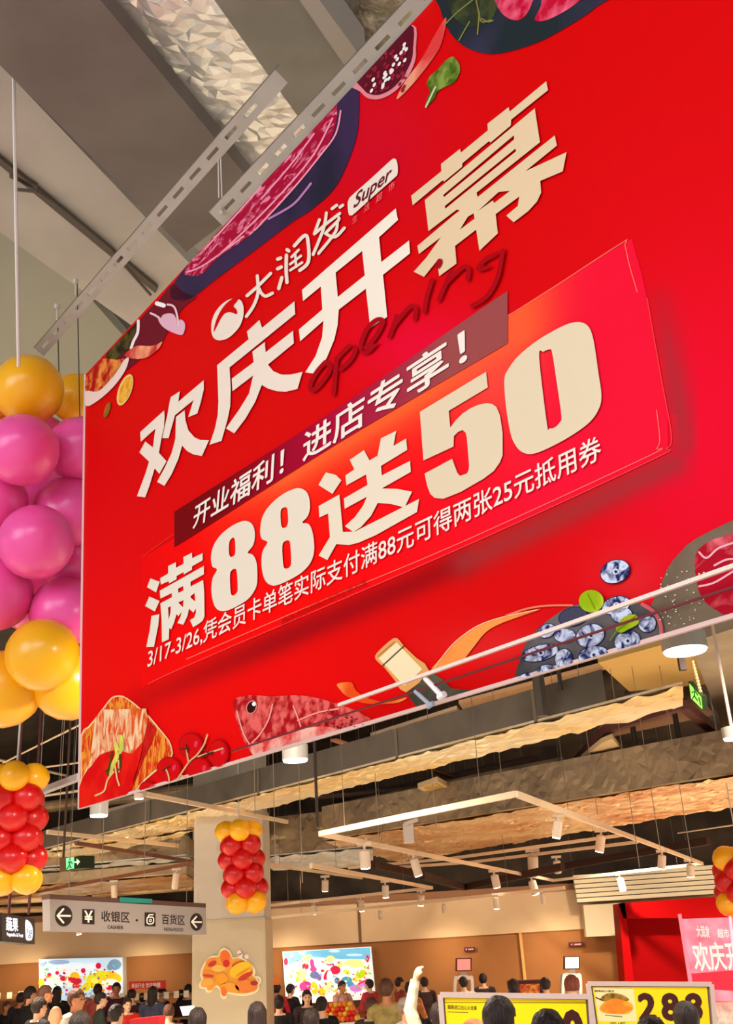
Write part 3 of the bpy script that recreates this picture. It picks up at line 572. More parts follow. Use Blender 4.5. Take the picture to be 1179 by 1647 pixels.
# ribbon and bottle
T9 = lambda p: zp(530, 980, 3.573, p)
bd('printed_ribbon', [crom(T9([(45, 428), (125, 420), (150, 465), (200, 500), (260, 522), (340, 532), (445, 505), (400, 535), (300, 545), (190, 538), (100, 500), (60, 460)]), 3), crom(T9([(585, 352), (640, 280), (720, 185), (850, 92), (1000, 40), (1190, 0), (1192, 8), (1000, 75), (900, 130), (830, 215), (760, 300), (700, 328)]), 3)], pm('ribbon', (236, 76, 18), (250, 150, 70), 2.5), 3)
bd('printed_ribbon', strokes([T9([(600, 345), (640, 285), (720, 190), (850, 96), (1000, 44), (1190, 4)])], 1.6), (250, 190, 150), 4)
bd('printed_ribbon', strokes([zp(820, 870, 3.284, [(-20, 395), (90, 358), (200, 342), (330, 340)])], 3), (240, 120, 90), 4)
bd('bottle_body', [T9([(440, 484), (590, 362), (650, 405), (700, 455), (880, 470), (960, 495), (760, 545), (520, 595), (470, 520)])], pm('bottle', (70, 66, 54), (96, 92, 74), 4), 3)
bd('bottle_capsule', [crom(T9([(262, 268), (300, 222), (368, 166), (400, 176), (425, 208), (500, 280), (572, 352), (440, 478), (380, 415), (320, 340), (275, 300)]), 2)], (232, 160, 90), 4)
bd('bottle_capsule', [T9([(282, 282), (385, 190), (535, 345), (430, 440)])], (246, 222, 176), 5)
bds('bottle_band', [T9([(302, 326), (428, 210)])], 1.8, (92, 60, 44), 6)
bds('bottle_band', [T9([(275, 270), (372, 185)])], 1.2, (190, 140, 100), 6)
# berries
TB = lambda p: zp(820, 870, 3.284, p)
bd('berry_backdrop', [crom(TB([(50, 640), (85, 540), (160, 455), (250, 385), (340, 340), (480, 325), (640, 330), (740, 340), (800, 400), (818, 470), (800, 525), (500, 620), (55, 755)]), 3)], pm('backdrop', (70, 66, 70), (110, 100, 100), 4), 3)
bd('berry_backdrop', strokes([TB([(700, 335), (760, 375), (795, 440), (800, 520)])], 6), (206, 96, 96), 4)
M_berry = pm('berry', (34, 36, 96), (214, 218, 240), 26, (.4, .58), distort=1.0)
M_berryd = mat('print_berryd', (70, 66, 86), .55, spec=.06)
for cx, cy, rx, ry, an, k in ((335, 400, 80, 52, -12, 1), (195, 475, 52, 38, -20, 0), (560, 340, 80, 48, -15, 0), (160, 592, 102, 44, -14, 0), (290, 500, 60, 40, 0, 0), (425, 500, 80, 62, -20, 0), (590, 390, 60, 45, 0, 0), (725, 436, 50, 50, 0, 0), (620, 528, 72, 55, -15, 0), (285, 625, 50, 58, 0, 0), (440, 602, 82, 48, -12, 0), (95, 722, 50, 28, -10, 0), (195, 690, 55, 40, -8, 0), (556, 162, 82, 62, -22, 0)):
    (px, py), = TB([(cx, cy)])
    bd('printed_blueberry', [ell(px, py, rx / 3.284, ry / 3.284, an)], (30, 30, 66), 5)
    bd('printed_blueberry', [ell(px, py, rx / 3.284 - 1.2, ry / 3.284 - 1.2, an)], M_berryd if k else M_berry, 6)
    if not k and rx > 60:
        bd('blueberry_crown', [ell(px + 1, py, 5.5, 5, 0, 10)], (220, 222, 240), 7); bd('blueberry_crown', [[(px + 1 + (4.2 if i % 2 else 1.8) * math.cos(i * .628), py + (4.0 if i % 2 else 1.8) * math.sin(i * .628)) for i in range(10)]], (36, 38, 90), 8)
bd('printed_green_leaf', [ell(*TB([(430, 318)])[0], 20, 18, 0), [TB([(400, 350)])[0], TB([(470, 345)])[0], TB([(455, 385)])[0]]], pm('lime', (150, 176, 14), (206, 216, 60), 6), 9)
bd('printed_green_leaf', [crom(TB([(560, 470), (575, 435), (605, 400), (660, 388), (680, 415), (675, 440), (630, 465), (590, 485)]), 3)], MATS['print_lime'], 9)
bds('leaf_vein', [TB([(410, 280), (430, 320), (450, 360)]), TB([(665, 395), (610, 440), (560, 480), (528, 525)])], 1.6, (120, 140, 20), 10)
bd('printed_stone', [crom(TB([(745, 345), (790, 260), (830, 150), (900, 60), (980, -10), (1180, -110), (1500, -250), (1500, 340), (1180, 415), (1000, 470), (830, 520), (800, 420)]), 2)], pm('stone', (98, 78, 62), (124, 104, 84), 3), 2)
bd('printed_meat', [crom(TB([(1500, -230), (1190, -50), (1080, -10), (1000, 40), (975, 110), (985, 200), (1000, 270), (1040, 330), (1100, 370), (1180, 392), (1500, 320)]), 2)], pm('meatr', (178, 8, 34), (236, 110, 120), 7, (.5, .66), distort=1.5), 3, label='raw red meat print at the lower right corner')
bds('printed_meat_fat', [TB([(1000, 60), (1040, 90), (1100, 40), (1180, 10)]), TB([(1080, 130), (1140, 100), (1190, 95)]), TB([(1000, 240), (1080, 220), (1180, 160)])], 3.2, (246, 170, 180), 4)
bd('printed_salt', [ell(*TB([(rs.uniform(790, 1030), rs.uniform(150, 450))])[0], rs.uniform(.6, 1.8), rs.uniform(.6, 1.4), 0, 6) for _ in range(46)], (232, 220, 206), 5)

# glass parapet with its reflections, built as solid rail, dark line and clips
M_bar = mat('pale_rail', (244, 214, 200), .4)
rail = thing('rail', 'thin pale rail crossing in front of the lower right of the red banner', 'rail', BP.hit(850, 1035, .1))
bar('rail_bar', BP.hit(545, 1134, .08), BP.hit(1300, 868, .08), .011, M_bar, rail)
bar('lower_line', BP.hit(372, 1209, .07), BP.hit(1300, 905, .07), .006, mat('dark_line', (110, 20, 26), .5), rail)  # thin dark line below the pale rail
for a, b, w in (((684, 1091), (710, 1119), .018), ((668, 1112), (692, 1134), .014)):
    c = thing('rail_clip', 'larger white clip hanging from the pale rail over the printed bottle' if w > .016 else 'smaller greyish clip left of the white clip on the rail', 'clip', BP.hit(*a, .06))
    tube('clip_stem', BP.hit(*a, .07), BP.hit(*b, .07), w / 2, mat('clip_white' if w > .016 else 'clip_grey', (245, 240, 238) if w > .016 else (170, 172, 185), .4), c, 10)
    tube('clip_head', BP.hit(b[0] - 4, b[1] + 3, .07), BP.hit(b[0] + 5, b[1] - 3, .07), w / 2 * 1.2, MATS['clip_white'] if w > .016 else MATS['clip_grey'], c, 10)

# slotted steel struts carrying the banner
def strut(label, a, b, w, dd, nslots, first, last, slotw, lip, zf):
    """a,b: picture ends of the centre line; slots are cut through the web"""
    t = thing('slotted_strut', label, 'strut')
    P0, P1 = a, b; d = (P1 - P0).normalized(); L = (P1 - P0).length
    view = (((P0 + P1) / 2) - EYE).normalized(); s = d.cross(view).normalized(); n = s.cross(d).normalized()
    if s.z > 0: s = -s            # s points down across the web
    t0, t1 = (first - P0).dot(d), (last - P0).dot(d); pitch = (t1 - t0) / (nslots - 1); sl = pitch * .58
    # extend the slot row over the whole length
    k0 = math.ceil((sl - t0) / pitch); ks = [t0 + pitch * k for k in range(k0, 200) if t0 + pitch * k < L - sl]
    vs, fs = [], []
    def V(u, v): vs.append(P0 + d * u + s * v); return len(vs) - 1
    def Q(u0, u1, v0, v1): fs.append([V(u0, v0), V(u1, v0), V(u1, v1), V(u0, v1)])
    hw, hs = w / 2, slotw / 2
    Q(0, L, -hw, -hs); Q(0, L, hs, hw); u = 0
    for c in ks: Q(u, c - sl / 2, -hs, hs); u = c + sl / 2
    Q(u, L, -hs, hs)
    me = mesh('web', vs, fs); bm = bmesh.new(); bm.from_mesh(me); bmesh.ops.remove_doubles(bm, verts=bm.verts, dist=1e-5)
    r = bmesh.ops.extrude_face_region(bm, geom=bm.faces[:]); bmesh.ops.translate(bm, vec=n * .006 if n.dot(view) > 0 else -n * .006, verts=[e for e in r['geom'] if isinstance(e, bmesh.types.BMVert)])
    bmesh.ops.recalc_face_normals(bm, faces=bm.faces); bm.to_mesh(me); bm.free()
    new('web', me, M_steel, t)
    k = 1 if n.dot(view) > 0 else -1
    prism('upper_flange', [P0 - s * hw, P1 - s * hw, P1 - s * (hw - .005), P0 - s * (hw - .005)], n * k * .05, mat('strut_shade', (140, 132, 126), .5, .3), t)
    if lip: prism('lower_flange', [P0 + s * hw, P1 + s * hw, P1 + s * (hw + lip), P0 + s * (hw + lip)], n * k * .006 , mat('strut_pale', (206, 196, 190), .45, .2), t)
    return t, d, s
ZS1 = BP.hit(400, 335).z
def at_zz(x, y, z): return at_z(x, y, z)
s1a, s1b = at_z(62, 566, 5.75), at_z(452, 122, 5.75)
strut('long slotted steel strut running from the orange balloon up to the grey duct', s1a, s1b, .085, 0, 16, at_z(79, 556, 5.75), at_z(432, 139, 5.75), .018, 0, 5.75)
q0, q1 = BP.hit(347, 352, .02), BP.hit(735, -58, .02)
strut('slotted steel strut directly along the top edge of the red banner', q0, q1, .105, 0, 5, BP.hit(369, 330, .02), BP.hit(481, 211, .02), .018, .03, 5.5)
bt = thing('strut_bolt', 'small round bolt at the lower end of the strut along the banner top', 'bolt', BP.hit(355, 341, .03))
tube('bolt_head', BP.hit(355, 341, .025), BP.hit(355, 341, .045), .012, mat('bolt_metal', (200, 190, 175), .3, .6), bt, 10)
def wire(label, a, b, r, c=(150, 145, 138), cat='wire', name='hanging_wire'):
    return tag(new(name, lathe_mesh('w', a, b, [(0, r), (1, r)], 6), mat('wire_%d_%d_%d' % c, c, .5)), label, cat)
wire('white hanging wire at the far left from ceiling to balloons', at_depth(19, -40, 5.9), at_depth(30, 590, 5.9), .010, (222, 208, 200))
wire('thin dark wire above the orange balloon, left of two', at_depth(92, 492, 6.9), at_depth(96, 640, 6.9), .004, (80, 72, 66))
wire('thin dark wire above the orange balloon, right of two', at_depth(124, 452, 6.9), at_depth(129, 700, 6.9), .004, (80, 72, 66))
for x, y, w_ in ((92, 493, 'left'), (122, 453, 'right')):
    t = thing('threaded_bolt', 'tiny steel bolt standing on the long strut, %s of two' % w_, 'bolt', at_z(x, y, 5.8)); tube('bolt_shank', at_depth(x, y + 22, 6.2), at_depth(x, y, 6.2), .006, MATS['bolt_metal'], t, 6); tube('bolt_nut', at_depth(x, y + 3, 6.2), at_depth(x, y - 4, 6.2), .016, MATS['bolt_metal'], t, 6)
wire('left pale wire between the two slotted struts', at_depth(351, 255, 4.3), at_depth(352, 318, 4.3), .003, (190, 182, 172)); wire('right pale wire between the two slotted struts', at_depth(355, 255, 4.3), at_depth(357, 318, 4.3), .003, (190, 182, 172))

# ================================================================ BALLOONS
def balloon_me(name='balloon'):
    prof = [(-1.0, .0), (-.97, .20), (-.88, .44), (-.7, .70), (-.42, .91), (-.1, 1.0), (.25, .97), (.55, .82), (.8, .56), (.95, .28), (1.02, .07), (1.06, .05), (1.12, .12), (1.13, .0)]
    seg = 24; vs, fs = [], []
    for t, r in prof:
        for k in range(seg): q = 2 * math.pi * k / seg; vs.append((r * math.cos(q), r * math.sin(q), t * 1.06))
    for i in range(len(prof) - 1):
        for k in range(seg): fs.append([i * seg + k, i * seg + (k + 1) % seg, (i + 1) * seg + (k + 1) % seg, (i + 1) * seg + k])
    me = mesh(name, vs, fs, True); bm = bmesh.new(); bm.from_mesh(me); bmesh.ops.remove_doubles(bm, verts=bm.verts, dist=1e-5); bm.to_mesh(me); bm.free()
    me.polygons.foreach_set('use_smooth', [True] * len(me.polygons)); return me
def bmat(k):
    c = {'yellow': (250, 176, 16), 'pink': (246, 84, 162), 'red': (204, 4, 6)}[k]
    m = mat('balloon_' + k, c, .28, spec=.5); b = m.node_tree.nodes['Principled BSDF']; b.inputs['Subsurface Weight'].default_value = .0
    return m
BM = {k: balloon_me('balloon_' + k) for k in ('yellow', 'pink', 'red')}
for k in BM: BM[k].materials.append(bmat(k))
def balloon(parent, c, r, k, toward, lab=True):
    o = bpy.data.objects.new('balloon', BM[k]); COL.objects.link(o); o.parent = parent
    o.location = Vector(c) - parent.location; o.scale = (r, r, r)
    d = Vector(toward) - Vector(c); o.rotation_euler = d.to_track_quat('Z', 'Y').to_euler() if d.length > 1e-4 else (0, 0, 0)
    if lab: o['label'] = k + ' balloon'
    return o
t = thing('balloon_column', 'large balloon column of pink and yellow balloons left of the red banner', 'balloons', at_depth(40, 900, 7.0))
ax = at_depth(45, 900, 7.05)
BIG = [(46, 627, 56, 'yellow', 6.8), (36, 724, 58, 'pink', 6.5), (128, 722, 52, 'pink', 6.9), (-8, 808, 52, 'pink', 6.7), (112, 826, 60, 'pink', 6.9), (58, 872, 60, 'pink', 6.45),
       (-8, 955, 60, 'pink', 6.6), (104, 985, 56, 'pink', 6.7), (128, 905, 56, 'pink', 7.0), (68, 1053, 58, 'yellow', 6.45), (6, 1108, 62, 'yellow', 6.75), (112, 1098, 60, 'yellow', 6.8),
       (-40, 640, 54, 'yellow', 7.1), (120, 640, 40, 'yellow', 7.4), (60, 800, 56, 'pink', 7.3), (50, 960, 56, 'pink', 7.3), (-50, 880, 56, 'pink', 7.2), (60, 720, 56, 'pink', 7.4), (-50, 730, 56, 'pink', 7.2), (-70, 1050, 58, 'yellow', 7.1)]
for x, y, r, k, d in BIG:
    balloon(t, at_depth(x, y, d), r * d / FPX, k, ax + Vector((0, 0, at_depth(x, y, d).z - ax.z)))
tube('hanging_string', at_depth(30, 600, 7.0), at_depth(24, 480, 7.0) + Vector((0, 0, .3)), .006, mat('string', (200, 190, 180), .6), t, 6)
def column(label, a, b, depth, r, tiers, ring, stringtop):
    t = thing('balloon_column', label, 'balloons', at_depth(a[0], (a[1] + b[1]) / 2, depth))
    n = len(tiers)
    for i, k in enumerate(tiers):
        x = a[0] + (b[0] - a[0]) * i / (n - 1); y = a[1] + (b[1] - a[1]) * i / (n - 1); c = at_depth(x, y, depth)
        for q in range(4):
            an = math.radians(45 * (i % 2) + 90 * q + 12); R = ring * depth / FPX
            balloon(t, c + Vector((math.cos(an) * R, math.sin(an) * R, 0)), r * depth / FPX, k, c)
    c = at_depth(a[0], a[1], depth)
    tube('hanging_string', c, Vector((c.x, c.y, stringtop)), .008, MATS['string'], t, 6)
column('balloon column with red middle beside the white spotlight at the far left', (26, 1252), (22, 1414), 8.6, 24, ['yellow', 'red', 'red', 'red', 'red', 'yellow'], 27, 7.3)
column('balloon column with red middle hanging before the stone column', (384, 1337), (396, 1451), 12.6, 17.5, ['yellow', 'red', 'red', 'red', 'red', 'yellow'], 20, 5.9)
column('balloon column with red middle at the right edge before the red room', (1190, 1380), (1196, 1452), 12.5, 20, ['yellow', 'red', 'red', 'red', 'yellow'], 25, 5.9)

# ================================================================ CEILING SERVICES OF THE STORE
TRK_SEED = []
def duct(label, quad, z, h, mb, mf, name='foil_duct', cut=1.0):
    z = fit_z(quad, z)
    t = thing(name, label, 'duct', at_z(*quad[0], z))
    P = [at_z(x, y, z) for x, y in quad]
    prism('underside', P, (0, 0, .02), mb, t); c = sum(P, Vector()) / 4
    Q = [P[0], P[0].lerp(P[1], cut), P[3].lerp(P[2], cut), P[3]]; c = sum(Q, Vector()) / 4
    prism('casing', [c + (p - c) * .995 + Vector((0, 0, .02)) for p in Q], (0, 0, h), mf, t)
    sk = mat('skin_' + mb.name, {'foil_warm': (252, 236, 200), 'gold_foil': (240, 210, 160), 'silver_foil': (246, 246, 240)}[mb.name], .30, .5, c2={'foil_warm': (244, 214, 150), 'gold_foil': (214, 160, 104), 'silver_foil': (222, 226, 222)}[mb.name], scale=.9, detail=3)
    dd = Vector((0, 0, -.004)); ce = max(.035, P[0].lerp(P[1], .7).length * .006); crumple('foil_skin', P[0] + dd, P[1] + dd, P[2] + dd, P[3] + dd, ce, -ce * .42 if (P[1] - P[0]).cross(P[3] - P[0]).z > 0 else ce * .42, sk, t, len(TRK_SEED)); TRK_SEED.append(1)
    if mf is M_wrapb:
        a, b = Q[0] + Vector((0, -.012, .02)), Q[1] + Vector((0, -.012, .02)); crumple('wrap_skin', a, b, b + Vector((0, 0, h)), a + Vector((0, 0, h)), .07, .03, mat('wrap_skin', (150, 130, 106), .5, .25, c2=(178, 156, 126), scale=1.2), t, 7)
    return t, P
D1, P1 = duct('large foil wrapped duct just below the lower edge of the red banner', [(-60, 1400), (1098, 1100), (1098, 1133), (-60, 1418)], 3.95, .27, M_foilg, M_wrap, cut=.955)
for fx in (.45, .62, .78, .90):
    a = P1[0].lerp(P1[1], fx); d = (P1[3] - P1[0]).normalized() * .02
    prism('casing_seam', [a - d + Vector((0, 0, -.002)), a + (P1[1] - P1[0]).normalized() * .04 - d, P1[3].lerp(P1[2], fx) + (P1[1] - P1[0]).normalized() * .04, P1[3].lerp(P1[2], fx)], (0, 0, .29), mat('seam', (130, 116, 96), .5, .3), D1)
D2, P2 = duct('wide crumpled duct beyond the track frame running to the right edge', [(520, 1352), (1300, 1226), (1300, 1275), (640, 1385)], 3.9, .50, mat('gold_foil', (236, 206, 160), .36, .4, c2=(196, 150, 98), scale=1.1, detail=5, bump=.9, bdist=.05, crease=2.4), M_wrapb)
D3, P3 = duct('short duct with bright silver underside behind the balloon column at the stone column', [(415, 1379), (600, 1361), (600, 1392), (440, 1398)], 3.75, .62, mat('silver_foil', (236, 236, 226), .3, .5, c2=(190, 196, 190), scale=1.5, detail=5, bump=.8, bdist=.04, crease=3.0), M_wrapb)
D4, P4 = duct('duct with bright white underside behind the green exit sign', [(40, 1398), (300, 1376), (345, 1392), (70, 1425)], 3.6, .30, MATS['silver_foil'], M_wrapb)
duct('narrow foil duct right above the hanging cashier sign', [(-60, 1433), (300, 1405), (330, 1425), (-60, 1452)], 3.35, .16, MATS['gold_foil'], M_wrapb)
duct('foil duct crossing behind the two near tracks at left', [(60, 1372), (330, 1330), (250, 1352), (90, 1384)], 3.75, .12, M_foilg, M_wrapb)
M_pipe = mat('pipe_foil', (214, 186, 146), .4, .35, c2=(176, 140, 98), scale=1.5, detail=5, bump=.8, bdist=.05, crease=2.6)
M_pdark = mat('pipe_dark', (84, 60, 46), .6)
M_cream = mat('track_cream', (238, 208, 176), .45)
def pipe(label, a, b, z, r, m, name='ceiling_pipe', cat='pipe'):
    z = fit_z([a, b], z); A, B = at_z(*a, z), at_z(*b, z); return tag(new(name, lathe_mesh('pipe', A, B, [(0, r), (.25, r * 1.05), (.5, r), (.75, r * 1.06), (1, r)], 12), m), label, cat)
pipe('thick lagged pipe above the silver duct end', (560, 1300), (905, 1232), 4.3, .13, M_pipe)
pipe('lagged pipe running behind the banner corner downlight', (540, 1292), (860, 1222), 4.6, .08, M_pdark)
pipe('thin dark pipe in the gap behind the big duct', (500, 1282), (740, 1262), 4.5, .05, M_pdark)
pipe('foil wrapped pipe at left below the yellow balloons', (60, 1300), (330, 1268), 4.6, .10, M_pipe)
pipe('thin pale conduit from the left edge up to the banner', (5, 1227), (140, 1160), 4.9, .012, M_cream, 'conduit', 'pipe')
pipe('thin pale conduit crossing under the yellow balloons', (-20, 1218), (135, 1254), 4.9, .02, M_cream, 'conduit', 'pipe')
pipe('upper pale conduit left of the banner corner', (40, 1238), (140, 1225), 4.9, .014, M_cream, 'conduit', 'pipe')
pipe('pale cable tray piece left of the banner corner', (70, 1280), (140, 1270), 4.6, .02, M_cream, 'conduit', 'pipe')
pipe('thin pale conduit high behind the big duct at right', (1090, 1340), (1220, 1321), 4.2, .014, M_cream, 'conduit', 'pipe')
for i, (a, b, z) in enumerate((((-20, 1425), (150, 1425), 3.5), ((150, 1440), (310, 1428), 3.3), ((-20, 1452), (85, 1445), 3.15), ((-20, 1465), (80, 1462), 3.0))):
    pipe(['upper', 'second', 'third', 'lowest'][i] + ' wooden brown pipe of the stack above the black produce sign', a, b, z, .05, M_pipe)
# open deck recess at the right, plain ceiling panels and beams
M_rec = mat('recess_dark', (60, 36, 30), .8)
t = thing('ceiling_recess_frame', 'dark brown rectangular recess frame in the ceiling below the blueberries', 'frame', at_z(1050, 1180, 4.35))
RQ = [at_z(x, y, 4.35) for x, y in ((979, 1172), (1098, 1134), (1160, 1184), (925, 1228))]
for i in range(4): bar('frame_side', RQ[i], RQ[(i + 1) % 4], .12, mat('maroon_frame', (96, 56, 50), .6), t, .10)
for x in (1024, 1096): tube('hanging_post', at_z(x, 1210, 4.4), at_z(x, 1210, 4.4) + Vector((0, 0, .9)), .04, mat('post_brown', (96, 70, 56), .6), t)
prism('inner_panel', [at_z(x, y, 5.1) for x, y in ((970, 1130), (1110, 1100), (1150, 1150), (960, 1190))], (0, 0, .05), mat('recess_panel', (120, 88, 62), .8), t)
tag(slab('ceiling_panel', [(962, 1066), (1180, 1005), (1200, 1095), (1012, 1112)], 4.75, .1, mat('ochre_panel', (214, 176, 104), .8)), 'plain ochre ceiling panel under the blueberries beside the round downlight', 'panel')
struct(slab('beam_1', [(1108, 1035), (1330, 960), (1330, 1260), (1178, 1206)], 4.62, .25, M_taupe))
tag(slab('light_box', [(968, 1195), (985, 1188), (1000, 1206), (935, 1222)], 4.2, .06, mat('box_cream', (236, 208, 160), .6)), 'small cream box in the dark ceiling opening', 'box')
t = thing('junction_box', 'pale square junction box hanging below the bottle print beyond the duct', 'box', at_z(690, 1265, 4.1))
prism('box_body', [at_z(x, y, 4.1) for x, y in ((672, 1268), (704, 1257), (724, 1268), (690, 1277))], (0, 0, .07), mat('box_cream', (236, 208, 160), .6), t); prism('box_lid', [at_z(x, y, 4.09) for x, y in ((682, 1267), (702, 1260), (712, 1267), (692, 1273))], (0, 0, .01), mat('ochre_panel', (214, 176, 104), .8), t)
tag(slab('pale_strip', [(596, 1184), (735, 1140), (744, 1150), (700, 1156), (600, 1190)], 5.2, .05, M_cream), 'pale conduit strip seen between banner and big duct', 'strip')  # plain cream strip above the big duct
tag(slab('ceiling_strip', [(738, 1132), (980, 1068), (985, 1074), (745, 1142)], 5.2, .05, mat('peach_strip', (232, 186, 140), .7)), 'peach coloured ceiling strip just under the banner edge', 'strip')

t = thing('ceiling_opening_frame', 'dark angular frame of a ceiling opening above the wall left of the shutter', 'frame', at_z(747, 1425, 3.05))
for a, b in (((600, 1390), (679, 1408)), ((679, 1408), (747, 1427)), ((747, 1427), (905, 1394)), ((905, 1394), (1140, 1352))):
    bar('frame_side', at_z(*a, fit_z([a, b], 3.3, 22.8)), at_z(*b, fit_z([a, b], 3.3, 22.8)), .08, M_rec, t, .12)
# hanging light tracks
TRK = []
def track_depth(x, y, maxd=40):
    """distance of the track hanging just above a picture point"""
    best = None
    for a, b, A, B in TRK:
        if not min(a[0], b[0]) - 6 <= x <= max(a[0], b[0]) + 6: continue
        f = max(0, min(1, (x - a[0]) / ((b[0] - a[0]) or 1))); yy = a[1] + f * (b[1] - a[1]); e = abs(y - 4 - yy)
        lo, hi = 0.0, 1.0
        P = None
        for k in range(41):
            Q = A.lerp(B, k / 40); c = Q - EYE; px = W / 2 + FPX * c.dot(RT) / c.dot(F)
            if P is None or abs(px - x) < P[0]: P = (abs(px - x), c.dot(F))
        if best is None or e < best[0]: best = (e, P[1])
    return best if best and best[0] < maxd else None
def track(label, segs, z, w=.035, h=.05, m=None, name='light_track'):
    z = fit_z([q for s_ in segs for q in s_], z)
    t = thing(name, label, 'track', at_z(*segs[0][0], z))
    for a, b in segs:
        A, B = at_z(*a, z), at_z(*b, z); bar('track_bar', A, B, w, m or M_cream, t, h); TRK.append((a, b, A, B))
        for f in (.15, .85):
            p = A.lerp(B, f); tube('suspension_wire', p, Vector((p.x, p.y, deck_z(p.y))), .003, mat('wire_grey', (120, 104, 90), .5), t, 5)
    return t
T = {}
T['diamond'] = track('large diamond shaped hanging track frame in the middle of the ceiling', [((515, 1341), (830, 1277)), ((830, 1277), (1130, 1389)), ((1130, 1389), (890, 1416)), ((515, 1341), (890, 1416))], 3.5)
track('short light track above the second fruit screen', [((500, 1392), (695, 1428)), ((695, 1428), (428, 1457))], 3.2)
track('long low light track along the top of the back wall', [((428, 1477), (908, 1428))], 2.98)
track('rising light track from the diamond frame to the right', [((560, 1396), (723, 1381)), ((723, 1381), (1002, 1343))], 3.45)
track('lower parallel light track behind the diamond frame', [((640, 1395), (755, 1387)), ((755, 1387), (1026, 1354))], 3.4)
track('long track from the white light at the banner corner down to the right', [((228, 1276), (462, 1322))], 3.7)
track('near dark edged track crossing below the banner corner', [((76, 1338), (286, 1360))], 3.6)
track('dark edged track passing the left of the stone column', [((122, 1356), (330, 1389))], 3.5, m=mat('track_brown', (120, 74, 56), .5))
track('track passing behind the balloon column to the right', [((420, 1389), (582, 1412))], 3.4)
track('rising dark track from the left edge to the stone column', [((-10, 1447), (354, 1380))], 3.3, m=MATS['track_brown'])
track('perforated cable tray falling right below the bottle print', [((536, 1190), (757, 1259))], 4.6, .09, .03, mat('tray_rust', (188, 120, 84), .5), 'cable_tray')
track('short pale track directly under the banner near the tomatoes', [((165, 1306), (258, 1283))], 4.2)
track('thick grey light track coming from the left edge to the banner', [((-60, 1322), (129, 1249))], 3.45, .06, .05, mat('track_grey', (200, 196, 200), .35, .2))
track('short track under the stone column bulkhead', [((352, 1372), (425, 1360))], 3.8)

# ceiling rods
def rod(label, x, y0, y1, d, r, c):
    b = at_depth(x + (y1 - y0) * .01, y1, d); wire(label, Vector((b.x, b.y, deck_z(b.y))), b, r, c, 'rod', 'hanging_rod')
rod('thick dark hanging rod between the round downlight and the fish print', 509, 1150, 1330, 11, .018, (70, 54, 44))
rod('stout dark hanging post below the blueberries', 872, 1070, 1152, 9, .055, (84, 74, 64))
rod('thin pale hanging rod right of the stout dark post', 902, 1060, 1110, 9, .02, (60, 50, 42))
for i, (x, y0, y1) in enumerate(((484, 1180, 1420), (608, 1170, 1360), (700, 1150, 1330), (810, 1110, 1300), (960, 1190, 1310), (1028, 1310, 1395), (1062, 1300, 1370), (1112, 1305, 1385), (160, 1300, 1460), (230, 1280, 1420), (410, 1290, 1310), (442, 1290, 1390), (60, 1150, 1300), (88, 1120, 1400))):
    rod(['thin suspension wire right of the thick dark rod', 'thin wire below the ribbon print', 'thin wire under the bottle print', 'thin wire under the blueberry print left side', 'pair wire at the dark ceiling opening', 'leftmost slanted wire above the shutter', 'middle slanted wire above the shutter', 'right slanted wire above the shutter', 'thin wire below the white corner downlight', 'thin wire under the glowing corner lamp', 'thin wire above the balloon column at the stone column', 'thin wire right of the middle balloon column', 'thin wire left, beneath the yellow balloons', 'long thin wire beneath the yellow balloons near the banner edge'][i], x, y0, y1, 11, .004, (150, 132, 112))

# ================================================================ LAMPS
M_lens = mat('lamp_glow', (255, 250, 235), .5, emit=9.0); M_lensw = mat('lamp_glow_warm', (255, 236, 205), .5, emit=5.0)
M_can = mat('lamp_can', (222, 200, 180), .4); M_canw = mat('lamp_can_white', (236, 226, 222), .4)
def spot(label, top, bot, d, w=16, glow=True, dim=False, group=None, mount=True):
    """track spotlight: picture points of the upper and lower end of its can, distance d"""
    t = thing('track_spotlight', label, 'lamp', at_depth(*top, d), group)
    A, B = at_depth(*top, d), at_depth(*bot, d); r = w / 2 * d / FPX
    B = B + Vector((0, -.4 * (A - B).length, 0)) * .5
    new('lamp_can', lathe_mesh('can', A, B, [(0, r * .6), (.06, r * .96), (.12, r), (.95, r), (1, r * .98)], 16), M_can, t)
    n = (B - A).normalized(); new('lamp_lens', lathe_mesh('lens', B, B + n * .012, [(0, r * .86), (1, r * .80)], 16), M_can if dim else M_lens, t)
    if mount:
        new('lamp_stem', lathe_mesh('stem', A + Vector((0, 0, r * .7)), A - Vector((0, 0, r * .3)), [(0, r * .25), (1, r * .25)], 8), M_can, t)
        c = A + Vector((0, 0, r * .9)); prism('adapter_box', box_pts((c.x, c.y, c.z - r * .3), r * 1.3, r * .45), (0, 0, r * .6), M_can, t)
    return t
def near_spot(l, x, y, h=18, w=11, tilt=2, d=15, **k):
    b = track_depth(x - tilt / 2, y - h)
    if b: d = b[1]
    spot(l, (x - tilt / 2, y - h), (x + tilt / 2, y), d, w, **k)
near_spot('first spotlight from the top corner on the right side of the diamond track', 896, 1347, 28, 15, -4, 12)
near_spot('second spotlight from the top corner on the right side of the diamond track', 965, 1370, 27, 15, -4, 13)
near_spot('third spotlight from the top corner on the right side of the diamond track', 1064, 1397, 22, 13, -2, 15)
near_spot('spotlight at the right tip of the diamond track', 1110, 1410, 20, 13, 0, 15)
near_spot('spotlight on the lower right side of the diamond track, before the shutter', 999, 1432, 20, 12, 4, 15)
near_spot('large glowing spotlight left of the diamond track', 587, 1396, 30, 18, 2, 13)
near_spot('spotlight on the lower left side of the diamond track, tilted right', 669, 1408, 28, 14, 8, 13)
near_spot('second spotlight on the lower left side of the diamond track', 797, 1427, 20, 13, 4, 14)
near_spot('third spotlight on the lower left side of the diamond track', 858, 1438, 22, 13, 6, 14)
